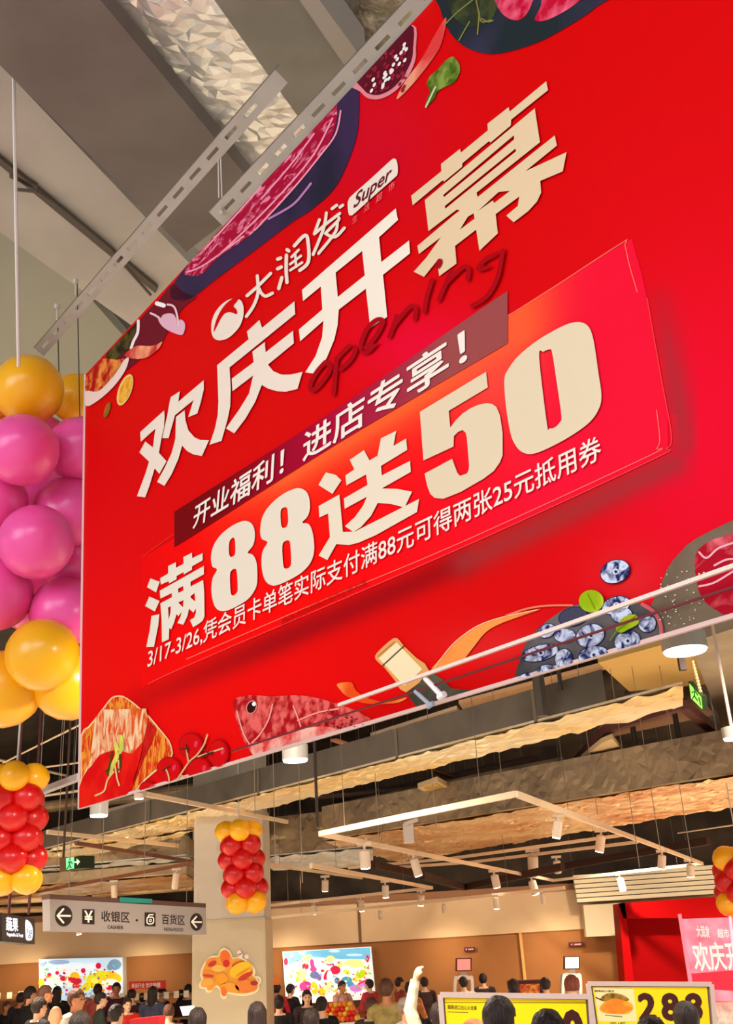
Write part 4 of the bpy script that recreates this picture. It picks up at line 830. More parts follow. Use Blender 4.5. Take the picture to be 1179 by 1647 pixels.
near_spot('strongly glowing spotlight under the rising track', 857, 1402, 26, 17, 0, 14)
near_spot('dim spotlight right of the strongly glowing one', 896, 1404, 20, 12, 2, 14, dim=True)
near_spot('spotlight at the left end of the short track above the second fruit screen', 523, 1433, 18, 11, 0, 16)
near_spot('spotlight in the middle of the short track above the second fruit screen', 581, 1465, 18, 10, 2, 18)
near_spot('spotlight on the upper arm of the short track', 620, 1443, 20, 11, 1, 16)
near_spot('spotlight near the right end of the short track', 677, 1456, 18, 11, -1, 17)
near_spot('spotlight on the low wall track nearest the stone column', 505, 1470, 15, 10, 0, 18)
near_spot('unlit spotlight on the low wall track above the second fruit screen', 612, 1478, 13, 7, 1, 20, dim=True)
near_spot('unlit spotlight in the middle of the low wall track', 714, 1467, 13, 7, 1, 20, dim=True)
near_spot('lit spotlight on the low wall track right of centre', 798, 1461, 18, 10, 1, 18)
near_spot('unlit spotlight at the right end of the low wall track', 873, 1452, 15, 8, 1, 19, dim=True)
near_spot('white spotlight over the right half of the cashier sign', 283, 1429, 26, 11, -2, 14, dim=True)
near_spot('white spotlight over the middle of the cashier sign', 184, 1444, 22, 10, 2, 14, dim=True)
near_spot('glowing lamp showing just below the cashier sign', 127, 1502, 10, 9, 1, 18)
spot('large white spotlight on the thick grey track at the far left', (16, 1314), (10, 1349), 9.0, 22)
t = thing('speaker_box', 'pale grey box hanging under the upper left side of the diamond track', 'box', at_depth(658, 1340, 12.5))
prism('box_body', box_pts(at_depth(658, 1356, 12.5), .062, .06), (0, 0, .22), mat('box_grey', (206, 190, 178), .5), t, .01); bar('bracket', at_depth(650, 1326, 12.5), at_depth(672, 1318, 12.5), .04, mat('box_grey', (206, 190, 178), .5), t)
def downlight(label, x, y, w, h, d, can=True):
    t = thing('downlight', label, 'lamp', at_depth(x, y, d)); c = at_depth(x, y, d); r = w / 2 * d / FPX; L = h * d / FPX * 1.08
    new('lamp_can', lathe_mesh('can', c + Vector((0, 0, L)), c, [(0, r * .9), (.03, r), (1, r)], 28), mat('can_grey', (180, 170, 158), .4), t)
    new('lamp_lens', lathe_mesh('lens', c, c - Vector((0, 0, .012)), [(0, r * .93), (1, r * .9)], 28), M_lens, t); tube('suspension_rod', c + Vector((0, 0, L)), Vector((c.x, c.y, deck_z(c.y))), .012, M_can, t); return t
downlight('white cylinder downlight under the lower left corner of the banner', 159, 1311, 29, 26, 8.0)
downlight('round glowing downlight hanging under the fish print', 475, 1222, 42, 22, 7.2)
downlight('large round glowing downlight under the lower right of the banner', 1102, 1046, 72, 26, 6.0)
downlight('partly cut off downlight at the right edge', 1180, 1187, 34, 16, 7.4)
near_spot('bright little lamp touching the banner edge below the salmon', 224, 1284, 10, 17, 0, 9)

# ================================================================ SIGNS
sg, SP = board('direction_sign', [(80, 1446), (331, 1460), (332, 1503), (81, 1497)], 9.6, 11.2, .10, mat('sign_grey', (138, 128, 124), .5))
root = thing('direction_sign', 'long grey hanging sign with arrows pointing left to cashier and household goods', 'sign', SP.hit(205, 1475)); sg.name = 'sign_panel'; sg.parent = root; sg.matrix_parent_inverse = Matrix.Translation(-root.location)
M_blk = mat('sign_black', (30, 20, 22), .4); M_wht = mat('sign_white', (226, 214, 206), .5)
prism('top_channel', [SP.hit(*q) for q in ((80, 1438), (331, 1453), (331, 1460), (80, 1446))], -SP.n * .11, mat('sign_brown', (78, 50, 42), .5), root)
prism('teal_label', [SP.hit(*q, .01) for q in ((193, 1443), (245, 1446), (245, 1453), (193, 1451))], -SP.n * .01, mat('teal', (20, 120, 112), .5), root)
ZG = lambda p: zp(70, 1430, 4.367, p)
def sd(name, polys, m, k=1): return decal(name, polys, m, SP, .002 * k, root)
sd('arrow_disc', [ell(*ZG([(142, 188)])[0], 14.0, 17.0)], M_blk); sd('arrow_disc', [ell(*ZG([(1074, 231)])[0], 10.2, 14.2)], M_blk)
sd('arrow', strokes([ZG([(98, 187), (188, 188)])], 3) + strokes([ZG([(140, 140), (98, 187)])], 3) + strokes([ZG([(98, 187), (140, 236)])], 3), M_wht, 2)
sd('arrow', strokes([ZG([(1042, 230), (1108, 232)])], 2.6) + strokes([ZG([(1074, 194), (1042, 230)])], 2.6) + strokes([ZG([(1042, 230), (1074, 268)])], 2.6), M_wht, 2)
sd('symbol_square', [ZG([(272, 140), (358, 142), (358, 248), (272, 245)])], M_blk); sd('symbol_square', [ZG([(710, 163), (787, 165), (787, 262), (710, 260)])], M_blk)
text('yen_symbol', '¥', [ZG([p])[0] for p in ((288, 152), (344, 153), (344, 234), (288, 232))], M_wht, SP, .004, root, .02)
sd('basket_symbol', strokes([ZG([(728, 200), (770, 200), (768, 240), (730, 240), (728, 200)])], 1.8) + strokes([ZG([(735, 200), (742, 182), (770, 180)])], 1.8) + strokes([ZG([(745, 215), (756, 212), (756, 228), (745, 228), (745, 215)])], 1.2), M_wht, 2)
text('sign_wording', '收银区', [ZG([p])[0] for p in ((408, 152), (606, 162), (606, 236), (408, 226))], M_blk, SP, .003, root, .012)
text('sign_wording', '百货区', [ZG([p])[0] for p in ((832, 176), (992, 184), (992, 252), (832, 246))], M_blk, SP, .003, root, .012)
text('sign_wording', 'CASHIER', [ZG([p])[0] for p in ((450, 254), (562, 258), (562, 282), (450, 278))], M_blk, SP, .003, root, .012)
text('sign_wording', 'NON-FOOD', [ZG([p])[0] for p in ((848, 270), (982, 274), (982, 298), (848, 294))], M_blk, SP, .003, root, .012)
sd('sign_dot', [ell(*ZG([(656, 219)])[0], 1.8, 2)], M_blk)
for x in (110, 300): p = SP.hit(x, 1442 + (x - 80) * .06, -.05); tube('suspension_rod', p, Vector((p.x, p.y, deck_z(p.y))), .004, MATS['wire_grey'], root, 6)
# black produce sign
sg, PP = board('produce_sign', [(3, 1468), (56, 1478), (56, 1519), (3, 1514)], 9.3, 10.4, .12, M_blk)
root = thing('produce_sign', 'small black lit sign for vegetables and fruit hanging at the far left', 'sign', PP.hit(30, 1495)); sg.name = 'sign_box'; sg.parent = root; sg.matrix_parent_inverse = Matrix.Translation(-root.location)
ZP = lambda p: zp(0, 1455, 16.84, p)
M_lit = mat('lit_white', (236, 240, 255), .5, emit=1.2)
text('sign_wording', '蔬果', [ZP([p])[0] for p in ((170, 330), (490, 375), (490, 730), (170, 700))], M_lit, PP, .003, root, .03)
text('sign_wording', 'Vegetable & Fruit', [ZP([p])[0] for p in ((180, 750), (630, 790), (625, 915), (190, 870))], M_lit, PP, .003, root, .02)
decal('lit_disc', [crom(ZP([(690, 440), (770, 440), (850, 540), (890, 680), (885, 840), (850, 960), (730, 965), (695, 850)]), 3)], M_lit, PP, .003, root)
decal('fruit_symbol', strokes([ZP([(745, 640), (745, 760)]), ZP([(830, 690), (790, 760), (850, 790), (860, 690)]), ZP([(770, 880), (800, 820), (840, 890), (775, 890)]), ZP([(790, 620), (815, 615)])], 1.2), mat('symbol_blue', (40, 60, 100), .5), PP, .005, root)
for x in (14, 46): p = PP.hit(x, 1471, -.05); tube('suspension_rod', p, Vector((p.x, p.y, 6.0)), .014, mat('rod_maroon', (80, 34, 30), .5), root, 6)
# exit signs
sg, XP = board('exit_sign', [(106, 1381), (129, 1376), (129, 1396), (106, 1400)], 12.0, 11.8, .18, mat('exit_dark', (30, 40, 14), .5))
root = thing('exit_sign', 'green lit exit sign with running figure and arrow at left above the cashier sign', 'sign', XP.hit(118, 1388)); sg.name = 'sign_face'; sg.parent = root; sg.matrix_parent_inverse = Matrix.Translation(-root.location)
prism('sign_case', [XP.hit(*q, -.01) for q in ((96, 1380), (106, 1379), (106, 1401), (96, 1402))], -XP.n * .16, mat('case_brown', (110, 78, 50), .6), root)
M_grn = mat('exit_green', (110, 250, 150), .5, emit=1.3); M_gd = mat('exit_green_dark', (20, 130, 60), .5)
ZX = lambda p: zp(90, 1360, 19.65, p)
decal('lit_panel', [ZX([(315, 400), (570, 370), (570, 720), (330, 770)])], M_grn, XP, .003, root)
decal('running_figure', [ell(*ZX([(440, 430)])[0], 1.6, 1.6)] + strokes([ZX([(450, 500), (430, 600), (480, 700)]), ZX([(430, 590), (390, 680), (350, 740)]), ZX([(390, 540), (450, 500), (520, 570)])], 2.2), M_gd, XP, .006, root)
decal('exit_arrow', strokes([ZX([(590, 525), (680, 520)])], 2.2) + [ZX([(650, 410), (760, 505), (670, 615)])], mat('exit_pale', (190, 250, 180), .5, emit=1.2), XP, .004, root)
p = XP.hit(102, 1381, -.08); tube('suspension_rod', p, Vector((p.x, p.y, 6.0)), .014, M_pdark, root, 6)
sg, XQ = board('exit_sign', [(1107, 1096), (1129, 1120), (1131, 1143), (1110, 1124)], 7.4, 7.0, .03, mat('exit_dark', (30, 40, 14), .5))
root = thing('exit_sign', 'green lit exit sign hung askew on a chain under the big round downlight at right', 'sign', XQ.hit(1118, 1115)); sg.name = 'sign_face'; sg.parent = root; sg.matrix_parent_inverse = Matrix.Translation(-root.location)
decal('lit_panel', [[(1108.5, 1099), (1128, 1121), (1130, 1141), (1111.5, 1123)]], mat('exit_lime', (150, 240, 90), .5, emit=1.3), XQ, .003, root)
decal('running_figure', [ell(1117, 1108, 1.8, 1.8)] + strokes([[(1118, 1111), (1117, 1119), (1122, 1127)], [(1117, 1118), (1114, 1124)], [(1113, 1114), (1118, 1112), (1122, 1118)], [(1124, 1122), (1127, 1134)]], 2.0), mat('exit_green_dark', (20, 130, 60), .5), XQ, .006, root)
ch = [at_depth(1113 + k * 1.4, 1062 + k * 5.2, 7.1) for k in range(13)]
for k in range(0, 12):
    n_ = new('chain_link', lathe_mesh('link', ch[k], ch[k + 1], [(0, .004), (.2, .012), (.8, .012), (1, .004)], 6), mat('chain_gold', (230, 200, 140), .4, .5), root)
bp_ = at_depth(1099, 1078, 7.1); bar('bracket', Vector((bp_.x, bp_.y, 5.2)), bp_, .045, M_pdark, root)

# ================================================================ BACK OF THE STORE
def on_back(name, label, cat, q, y, th, m, bevel=0.0):
    P = [at_y(*p, y) for p in q]; o = prism(name, P, (0, th, 0), m, None, bevel); return o
def screen(label, quad, Y, base, blobs, edge=(230, 230, 226)):
    t = thing('fruit_screen', label, 'screen', at_y(*quad[0], Y))
    P = [at_y(*p, Y) for p in quad]; c = sum(P, Vector()) / 4
    pl = Plane((0, Y, 0), (0, -1, 0))
    prism('screen_frame', [c + (p - c) * 1.015 + Vector((0, .02, 0)) for p in P], (0, .34, 0), mat('screen_frame', edge, .5), t)
    prism('lit_picture', P, (0, .02, 0), mat('lit_%d%d%d' % base, base, .5, emit=.62), t)
    for i, (polys_, c_) in enumerate(blobs):
      for pj, one in enumerate(polys_): decal('picture_fruit', [one], mat('lit_%d_%d_%d' % c_, c_, .6, emit=.62), pl, .004 + .003 * i + pj * .0002, t)
    rs_ = random.Random(len(label)); cols = [(206, 30, 60), (240, 190, 30), (120, 170, 210), (250, 250, 250), (150, 190, 60), (240, 130, 40), (170, 90, 170)]
    (x0, y0), (x1, y1) = quad[0], quad[2]
    for ci, c_ in enumerate(cols):
        pp = []
        for k in range(16):
            fx, fy = rs_.uniform(.03, .97), rs_.uniform(.06, 1) ** .8; pp.append(ell(x0 + 3 + (x1 - x0 - 6) * fx, y0 + 3 + (y1 - y0 - 6) * fy, rs_.uniform(.8, 3.4), rs_.uniform(.6, 2.4), rs_.uniform(0, 180), 8))
        o = decal('picture_detail', pp, mat('lit_%d_%d_%d' % c_, c_, .6, emit=.62), pl, .06 + ci * .002, t); o['kind'] = 'stuff'
    return t
q1 = [(63, 1543), (196, 1540), (197, 1610), (64, 1616)]
ZT = lambda p: zp(50, 1530, 5.126, p)
E_ = lambda x, y, rx, ry, a=0: ell(*ZT([(x, y)])[0], rx / 5.126, ry / 5.126, a, 14)
screen('left lit screen with cherries, banana and lime rings on the back wall', q1, YW - .35, (196, 226, 246), [
    ([E_(90, 110, 30, 16), E_(230, 90, 90, 20), E_(120, 95, 14, 10)], (150, 176, 206)), ([E_(690, 110, 55, 45), E_(650, 130, 25, 30)], (120, 150, 176)),
    ([E_(350, 150, 180, 50), E_(520, 130, 60, 30)], (232, 244, 252)), ([E_(200, 250, 60, 60), E_(560, 290, 60, 50), E_(310, 240, 40, 50), E_(640, 290, 50, 50)], (250, 244, 220)),
    ([E_(85, 260, 24, 36), E_(360, 205, 40, 36), E_(660, 215, 90, 50, 12)], (250, 190, 24)), ([E_(520, 240, 70, 60, -20), E_(450, 300, 40, 30), E_(580, 190, 60, 30)], (232, 226, 20)),
    ([E_(525, 243, 30, 22)], (246, 240, 110)), ([E_(670, 255, 60, 26, 12)], (248, 240, 236)),
    ([E_(150, 195, 18, 18), E_(215, 178, 17, 17), E_(265, 225, 28, 22), E_(350, 240, 30, 24), E_(390, 245, 28, 24), E_(430, 160, 20, 22), E_(555, 120, 24, 26), E_(325, 230, 22, 18), E_(650, 300, 34, 22), E_(370, 285, 30, 30), E_(115, 235, 10, 14)], (206, 24, 56)),
    ([E_(128, 150, 18, 14)], (140, 220, 120))])
q2 = [(455, 1531), (596, 1523), (604, 1606), (461, 1616)]
ZU = lambda p: zp(440, 1510, 6.55, p)
E_ = lambda x, y, rx, ry, a=0: ell(*ZU([(x, y)])[0], rx / 6.55, ry / 6.55, a, 14)
screen('right lit screen with berries, ice lollies and green leaf on the back wall', q2, YW - .35, (244, 246, 240), [
    ([ZU([(105, 140), (1015, 90), (1025, 215), (700, 215), (420, 190), (250, 240), (110, 290)])], (110, 184, 222)), ([E_(300, 150, 40, 22), E_(640, 130, 60, 14), E_(850, 170, 90, 14), E_(190, 170, 18, 22)], (190, 224, 240)),
    ([E_(350, 200, 60, 30, -20), E_(600, 210, 46, 34), E_(300, 380, 50, 70), E_(700, 270, 40, 40), E_(850, 260, 110, 44)], (222, 232, 150)),
    ([E_(130, 240, 22, 40), E_(335, 290, 36, 34), E_(560, 380, 26, 60, 25), E_(650, 330, 56, 46), E_(940, 460, 60, 18, -22), E_(990, 210, 18, 40)], (206, 30, 74)),
    ([E_(410, 270, 24, 60, -10), E_(420, 320, 36, 30), E_(340, 500, 70, 54), E_(480, 400, 24, 30)], (206, 60, 140)), ([E_(470, 260, 44, 66, -15), E_(590, 400, 30, 70), E_(760, 300, 40, 26)], (250, 240, 246)),
    ([E_(430, 380, 50, 40), E_(670, 440, 30, 34), E_(200, 510, 34, 30), E_(480, 420, 24, 20)], (96, 110, 160)), ([E_(770, 440, 60, 44), E_(810, 480, 40, 30)], (70, 150, 190)),
    ([E_(870, 520, 70, 40), E_(950, 490, 70, 30, -20)], (206, 130, 214)), ([E_(430, 520, 40, 70, -10), E_(510, 550, 40, 50, 20), E_(250, 430, 16, 30)], (248, 196, 30)),
    ([E_(580, 500, 60, 60)], (240, 240, 160)), ([E_(770, 350, 40, 22, 25)], (236, 226, 40)), ([E_(920, 370, 60, 44, -30)], (186, 214, 20)), ([E_(860, 420, 40, 14, -30)], (226, 220, 60))])
# fruit cut-out sign on the column
FP = Plane((0, xl.y - .16, 0), (0, -1, 0))
root = thing('fruit_sign', 'white edged cut-out picture sign of orange fruits mounted on the stone column', 'sign', FP.hit(365, 1565))
ZF = lambda p: zp(310, 1515, 9.825, p)
outl = crom(ZF([(100, 660), (140, 600), (115, 520), (150, 390), (210, 290), (300, 222), (395, 215), (430, 130), (495, 95), (560, 120), (610, 190), (640, 250), (720, 235), (820, 270), (900, 330), (970, 400), (990, 480), (975, 540), (1040, 600), (1055, 700), (1020, 790), (900, 845), (740, 855), (560, 825), (530, 890), (485, 905), (440, 860), (425, 760), (360, 715), (290, 790), (215, 800), (190, 750), (110, 730)]), 3)
o = prism('backing_board', [FP.hit(*p, 0) for p in outl], -FP.n * .04, mat('sign_edge', (250, 232, 190), .5), root)
def fd(name, polys, c, k): decal(name, polys, mat('fruit_%d_%d_%d' % c, c, .5), FP, .003 * k, root)
e_ = lambda x, y, rx, ry, a=0: ell(*ZF([(x, y)])[0], rx / 9.825, ry / 9.825, a, 16)
inner = [((x - 362.5) * .92 + 362.5, (y - 1566) * .90 + 1565.5) for x, y in outl]
fd('fruit_ground', [inner], (244, 160, 40), 1)
fd('painted_fruit', [e_(510, 240, 75, 110)], (244, 110, 20), 2); fd('painted_fruit', [e_(530, 340, 55, 60)], (214, 30, 10), 3); fd('painted_fruit', [e_(290, 330, 90, 75, -20)], (240, 140, 50), 2); fd('painted_fruit', [e_(310, 345, 75, 40, -30)], (206, 50, 20), 3)
fd('painted_fruit', [e_(410, 420, 110, 55)], (246, 190, 80), 4); fd('painted_fruit', [e_(250, 500, 95, 50)], (240, 140, 50), 4); fd('painted_fruit', [e_(250, 535, 90, 22, 5)], (206, 60, 20), 5); fd('painted_fruit', [e_(230, 640, 100, 65, -15)], (246, 176, 70), 5)
fd('painted_fruit', [e_(460, 580, 95, 90)], (248, 160, 20), 6); fd('painted_fruit', [e_(760, 440, 190, 110, -25)], (250, 196, 20), 5); fd('painted_fruit', [e_(830, 540, 130, 40, -28)], (210, 50, 30), 6); fd('painted_fruit', [e_(790, 480, 140, 20, -32)], (236, 150, 20), 7); fd('painted_fruit', [e_(850, 700, 180, 100)], (238, 130, 40), 6)
fd('painted_fruit', [e_(970, 650, 60, 40)], (170, 40, 30), 7); fd('painted_fruit', [e_(600, 720, 140, 75, 20)], (244, 160, 50), 6); fd('painted_fruit', [e_(490, 780, 40, 75)], (240, 120, 30), 7); fd('painted_fruit', [e_(720, 350, 110, 40, -20)], (200, 90, 30), 4)
for x, y in ((735, 170), (760, 215), (850, 235)): fd('painted_blossom', [e_(x, y, 34, 36)], (250, 222, 206), 2)
decal('leaf_curl', strokes([ZF([(975, 560), (1040, 560), (1070, 610), (1055, 650)])], 3), MATS['sign_edge'], FP, .003, root)

# small notices, kiosks
for i, (x, y, w, h) in enumerate(((755, 1527, 18, 6.5), (926, 1519, 23, 7))):
    P = Plane((0, YW - .12, 0), (0, -1, 0)); r_ = thing('wall_notice', ['small dark notice plate over the kiosk with red screen', 'small dark notice plate over the kiosk with white screen'][i], 'sign', P.hit(x, y))
    prism('notice_plate', [P.hit(*q) for q in ((x - w / 2, y - h / 2), (x + w / 2, y - h / 2 - .7), (x + w / 2, y + h / 2 - .7), (x - w / 2, y + h / 2))], -P.n * .03, mat('notice_maroon', (80, 20, 30), .5), r_)
    decal('notice_line', [ell(x - w * .28, y, 1.3, 1.3, 0, 8), [(x - w * .1, y - 1), (x + w * .36, y - 1.6), (x + w * .36, y + .6), (x - w * .1, y + 1.2)]], mat('notice_pink', (230, 160, 170), .5), P, .004, r_)
for i, (x, y) in enumerate(((746, 1552), (920, 1549))):
    d = 19.5; P = Plane((0, at_depth(x, y, d).y, 0), (0, -1, 0)); k = d / FPX
    r_ = thing('service_kiosk', ['white service kiosk with pinkish red screen on its arch', 'white service kiosk with bright white screen on its arch'][i], 'kiosk', P.hit(x, 1640))
    prism('screen_case', [P.hit(*q) for q in ((x - 13, y - 11), (x + 13, y - 11.5), (x + 13, y + 10), (x - 13, y + 10.5))], -P.n * .1, mat('kiosk_dark', (84, 50, 44), .5), r_, .01)
    prism('kiosk_screen', [P.hit(*q, .01) for q in ((x - 10.5, y - 9), (x + 10.5, y - 9.5), (x + 10.5, y + 8), (x - 10.5, y + 8.5))], -P.n * .02, mat(['kiosk_pink', 'kiosk_white'][i], [(246, 120, 110), (246, 250, 236)][i], .5, emit=1.1), r_)
    prism('neck', [P.hit(*q, -.04) for q in ((x - 5, y + 9), (x + 5, y + 9), (x + 5, y + 20), (x - 5, y + 20))], -P.n * .05, M_wht, r_)
    arch = crom([(x - 17, 1660), (x - 16, y + 26), (x - 10, y + 18), (x, y + 16), (x + 10, y + 18), (x + 16, y + 26), (x + 17, 1660)], 4, False); inn = [((px - x) * .72 + x, max(py + 6, y + 22) if py < 1650 else py) for px, py in arch][::-1]
    prism('arch_frame', [P.hit(*q, -.02) for q in arch + inn], -P.n * .3, mat('kiosk_white_frame', (246, 232, 222), .4), r_)
t = thing('dark_kiosk', 'dark machine with a wide flat top and gold panel between the two white kiosks', 'machine', at_depth(850, 1640, 18.5))
P = Plane((0, at_depth(850, 1590, 18.5).y, 0), (0, -1, 0))
prism('top_shelf', [P.hit(*q) for q in ((819, 1578), (873, 1576), (873, 1582), (819, 1584))], -P.n * .4, mat('machine_dark', (70, 24, 26), .5), t)
prism('gold_panel', [P.hit(*q) for q in ((836, 1583), (868, 1582), (868, 1600), (836, 1600))], -P.n * .1, mat('gold_panel', (230, 170, 70), .5, c2=(200, 60, 30), scale=16), t)
for x0, x1 in ((820, 836), (868, 874)): prism('side_post', [P.hit(*q) for q in ((x0, 1583), (x1, 1583), (x1, 1680), (x0, 1680))], -P.n * .3, MATS['machine_dark'], t)

# roller shutter, white panel, red room with LED poster
Ys = 23.4
t = thing('roller_shutter', 'cream roller shutter with six horizontal ribs above the red room', 'shutter', at_y(925, 1455, Ys))
n = 6
for k in range(n):
    f0, f1 = k / n, (k + .80) / n
    def L(f): return (922 + 7 * f, 1408 + 45 * f)
    def Rr(f): return (1165, 1390 + 48 * f)
    P = [at_y(*L(f0), Ys), at_y(*Rr(f0), Ys), at_y(*Rr(f1), Ys - .05), at_y(*L(f1), Ys - .05)]
    prism('shutter_slat', P, (0, .1, 0), mat('shutter', (246, 232, 200), .55), t)
prism('shutter_back', [at_y(*L(0), Ys + .11), at_y(*Rr(0), Ys + .11), at_y(*Rr(1), Ys + .11), at_y(*L(1), Ys + .11)], (0, .05, 0), mat('shutter_shade', (120, 96, 66), .7), t)
tag(prism('wall_panel', [at_y(*p, Ys + .1) for p in ((938, 1455), (1000, 1452), (1006, 1504), (943, 1507))], (0, .2, 0), mat('panel_cream', (222, 204, 170), .7)), 'plain cream wall panel under the left end of the roller shutter', 'panel')
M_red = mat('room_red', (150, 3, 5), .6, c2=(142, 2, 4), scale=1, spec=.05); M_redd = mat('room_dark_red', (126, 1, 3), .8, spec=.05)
t = thing('red_booth', 'big plain red booth wall at the right under the roller shutter', 'booth', at_y(1010, 1580, 22.0))
prism('booth_frame', [at_y(*p, 22.0) for p in ((995, 1453), (1300, 1432), (1300, 1475), (1003, 1477))], (0, .6, 0), M_red, t)
prism('booth_side', [at_y(*p, 22.0) for p in ((995, 1453), (1005, 1452), (1030, 1660), (1012, 1660))], (0, .6, 0), M_red, t)
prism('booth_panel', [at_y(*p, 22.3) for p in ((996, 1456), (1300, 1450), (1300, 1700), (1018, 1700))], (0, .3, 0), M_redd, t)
sg, LP = board('led_poster', [(1093, 1478), (1290, 1472), (1290, 1610), (1112, 1610)], 12.5, 12.0, .1, mat('led_glow', (222, 96, 116), .4, c2=(236, 140, 160), scale=3, emit=.75))
root = thing('led_poster', 'pink glowing poster with white opening wording at the right edge', 'poster', LP.hit(1140, 1560)); sg.name = 'poster_panel'; sg.parent = root; sg.matrix_parent_inverse = Matrix.Translation(-root.location)
bar('edge_strip', LP.hit(1093, 1470, .02), LP.hit(1112, 1590, .02), .035, mat('led_edge', (246, 120, 140), .4, emit=.8), root)
bar('edge_strip', LP.hit(1174, 1474, .02), LP.hit(1186, 1590, .02), .025, mat('led_edge2', (250, 190, 205), .4, emit=.8), root)
M_lt = mat('led_text', (250, 196, 190), .4, emit=.9)
text('poster_wording', '欢庆开幕', [(1112, 1517), (1212, 1514), (1222, 1558), (1119, 1562)], M_lt, LP, .004, root, .03)
text('poster_wording', '大润发', [(1118, 1488), (1140, 1490), (1142, 1508), (1122, 1507)], M_lt, LP, .004, root, .03)
text('poster_wording', '超市', [(1153, 1494), (1172, 1494), (1174, 1508), (1155, 1508)], M_lt, LP, .004, root, .03)
decal('poster_swash', [[(1112, 1566), (1290, 1552), (1290, 1600), (1116, 1590)]], mat('led_red', (214, 30, 50), .4, emit=.8), LP, .003, root)

# yellow price boards
def price_board(label, quad, dl, dr, fn):
    t = thing('price_board', label, 'sign', at_depth(quad[0][0], 1640, dl))
    f, P = board('board_back', quad, dl, dr, .04, mat('board_frame_back', (120, 90, 80), .5), t)
    c = quad
    def e(a, b, w): bar('frame_rail', P.hit(*a, .015), P.hit(*b, .015), w, mat('board_frame', (222, 196, 190), .35, .3), t)
    w = .035
    for i in range(4): e(c[i], c[(i + 1) % 4], w)
    ins = [(c[0][0] + 7, c[0][1] + 5), (c[1][0] - 7, c[1][1] + 5), (c[2][0] - 7, c[2][1] - 4), (c[3][0] + 7, c[3][1] - 4)]
    decal('yellow_sheet', [ins], mat('yellow_sheet', (255, 226, 0), .5), P, .004, t)
    for a in (c[2], c[3]): p = P.hit(*a); bar('foot_post', p, Vector((p.x, p.y, 0)), .04, MATS['board_frame'], t)
    for a in (c[2], c[3]): p = P.hit(*a); prism('foot', box_pts((p.x, p.y, 0.0), .05, .25), (0, 0, .03), MATS['board_frame'], t)
    fn(P, t)
M_dig = mat('digit_brown', (66, 14, 16), .5)
def f1(P, t):
    text('price_heading', '越南进口白心火龙果', [(720, 1616), (767, 1618), (767, 1625), (720, 1623)], mat('head_brown', (110, 90, 10), .5), P, .006, t, .02)
    decal('heading_rule', [[(720, 1627), (753, 1628), (753, 1629), (720, 1628)], [(712, 1612), (946, 1612.5), (946, 1613.4), (712, 1613)]], mat('head_brown', (110, 90, 10), .5), P, .006, t)
    text('price_digit', '9', [(872, 1628), (898, 1628), (900, 1695), (874, 1695)], M_dig, P, .006, t, .06); text('price_digit', '0', [(905, 1627), (935, 1628), (938, 1695), (908, 1695)], M_dig, P, .006, t, .06)
    decal('printed_fruit', [ell(762, 1656, 20, 18)], mat('fruit_peach', (240, 190, 130), .5, c2=(230, 120, 100), scale=10), P, .006, t)
price_board('left yellow price board with a partly hidden zero behind two dark haired heads', [(708, 1600), (949, 1603), (958, 1735), (718, 1735)], 7.6, 7.6, f1)
def f2(P, t):
    decal('picture_card', [[(956, 1589), (1019, 1590), (1025, 1643), (963, 1643)]], mat('card_cream', (250, 232, 170), .5), P, .006, t)
    Zm = lambda p: zp(940, 1575, 4.933, p)
    decal('printed_mango', [crom(Zm([(135, 140), (190, 112), (270, 115), (330, 140), (355, 165), (300, 180), (200, 180), (140, 170)]), 3)], mat('mango_dark', (170, 130, 30), .5, c2=(110, 70, 20), scale=30), P, .008, t)
    decal('printed_mango', [crom(Zm([(120, 235), (150, 190), (220, 155), (300, 165), (370, 190), (385, 235), (340, 272), (230, 275), (150, 262)]), 3)], mat('mango', (250, 190, 40), .5, c2=(240, 130, 30), scale=10), P, .010, t)
    decal('printed_mango', [crom(Zm([(230, 235), (290, 210), (370, 220), (375, 245), (300, 258)]), 3)], mat('mango_deep', (240, 140, 30), .5), P, .012, t)
    decal('mango_stalk', strokes([Zm([(92, 145), (150, 170)])], 1.6), MATS['digit_brown'], P, .012, t)
    text('price_heading', '越南进口青芒', [Zm([q])[0] for q in ((80, 85), (238, 88), (238, 103), (80, 100))], MATS['digit_brown'], P, .008, t, .02)
    decal('heading_rule', strokes([Zm([(165, 285), (300, 298)])], 1), MATS['digit_brown'], P, .008, t)
    for x0, s in ((432, '2'), (615, '8'), (800, '8')):
        text('price_digit', s, [Zm([q])[0] for q in ((x0, 120), (x0 + 120, 121), (x0 + 132, 320), (x0 + 12, 318))], M_dig, P, .006, t, .06)
    decal('price_dot', [ell(*Zm([(590, 310)])[0], 2.2, 2.2, 0, 10)], M_dig, P, .006, t)
    text('price_unit', '元/斤', [Zm([q])[0] for q in ((200, 340), (330, 342), (335, 380), (205, 378))], M_dig, P, .008, t, .02)
price_board('right yellow price board with mango picture and digits 288', [(946, 1582), (1144, 1583), (1156, 1730), (966, 1730)], 8.6, 8.6, f2)

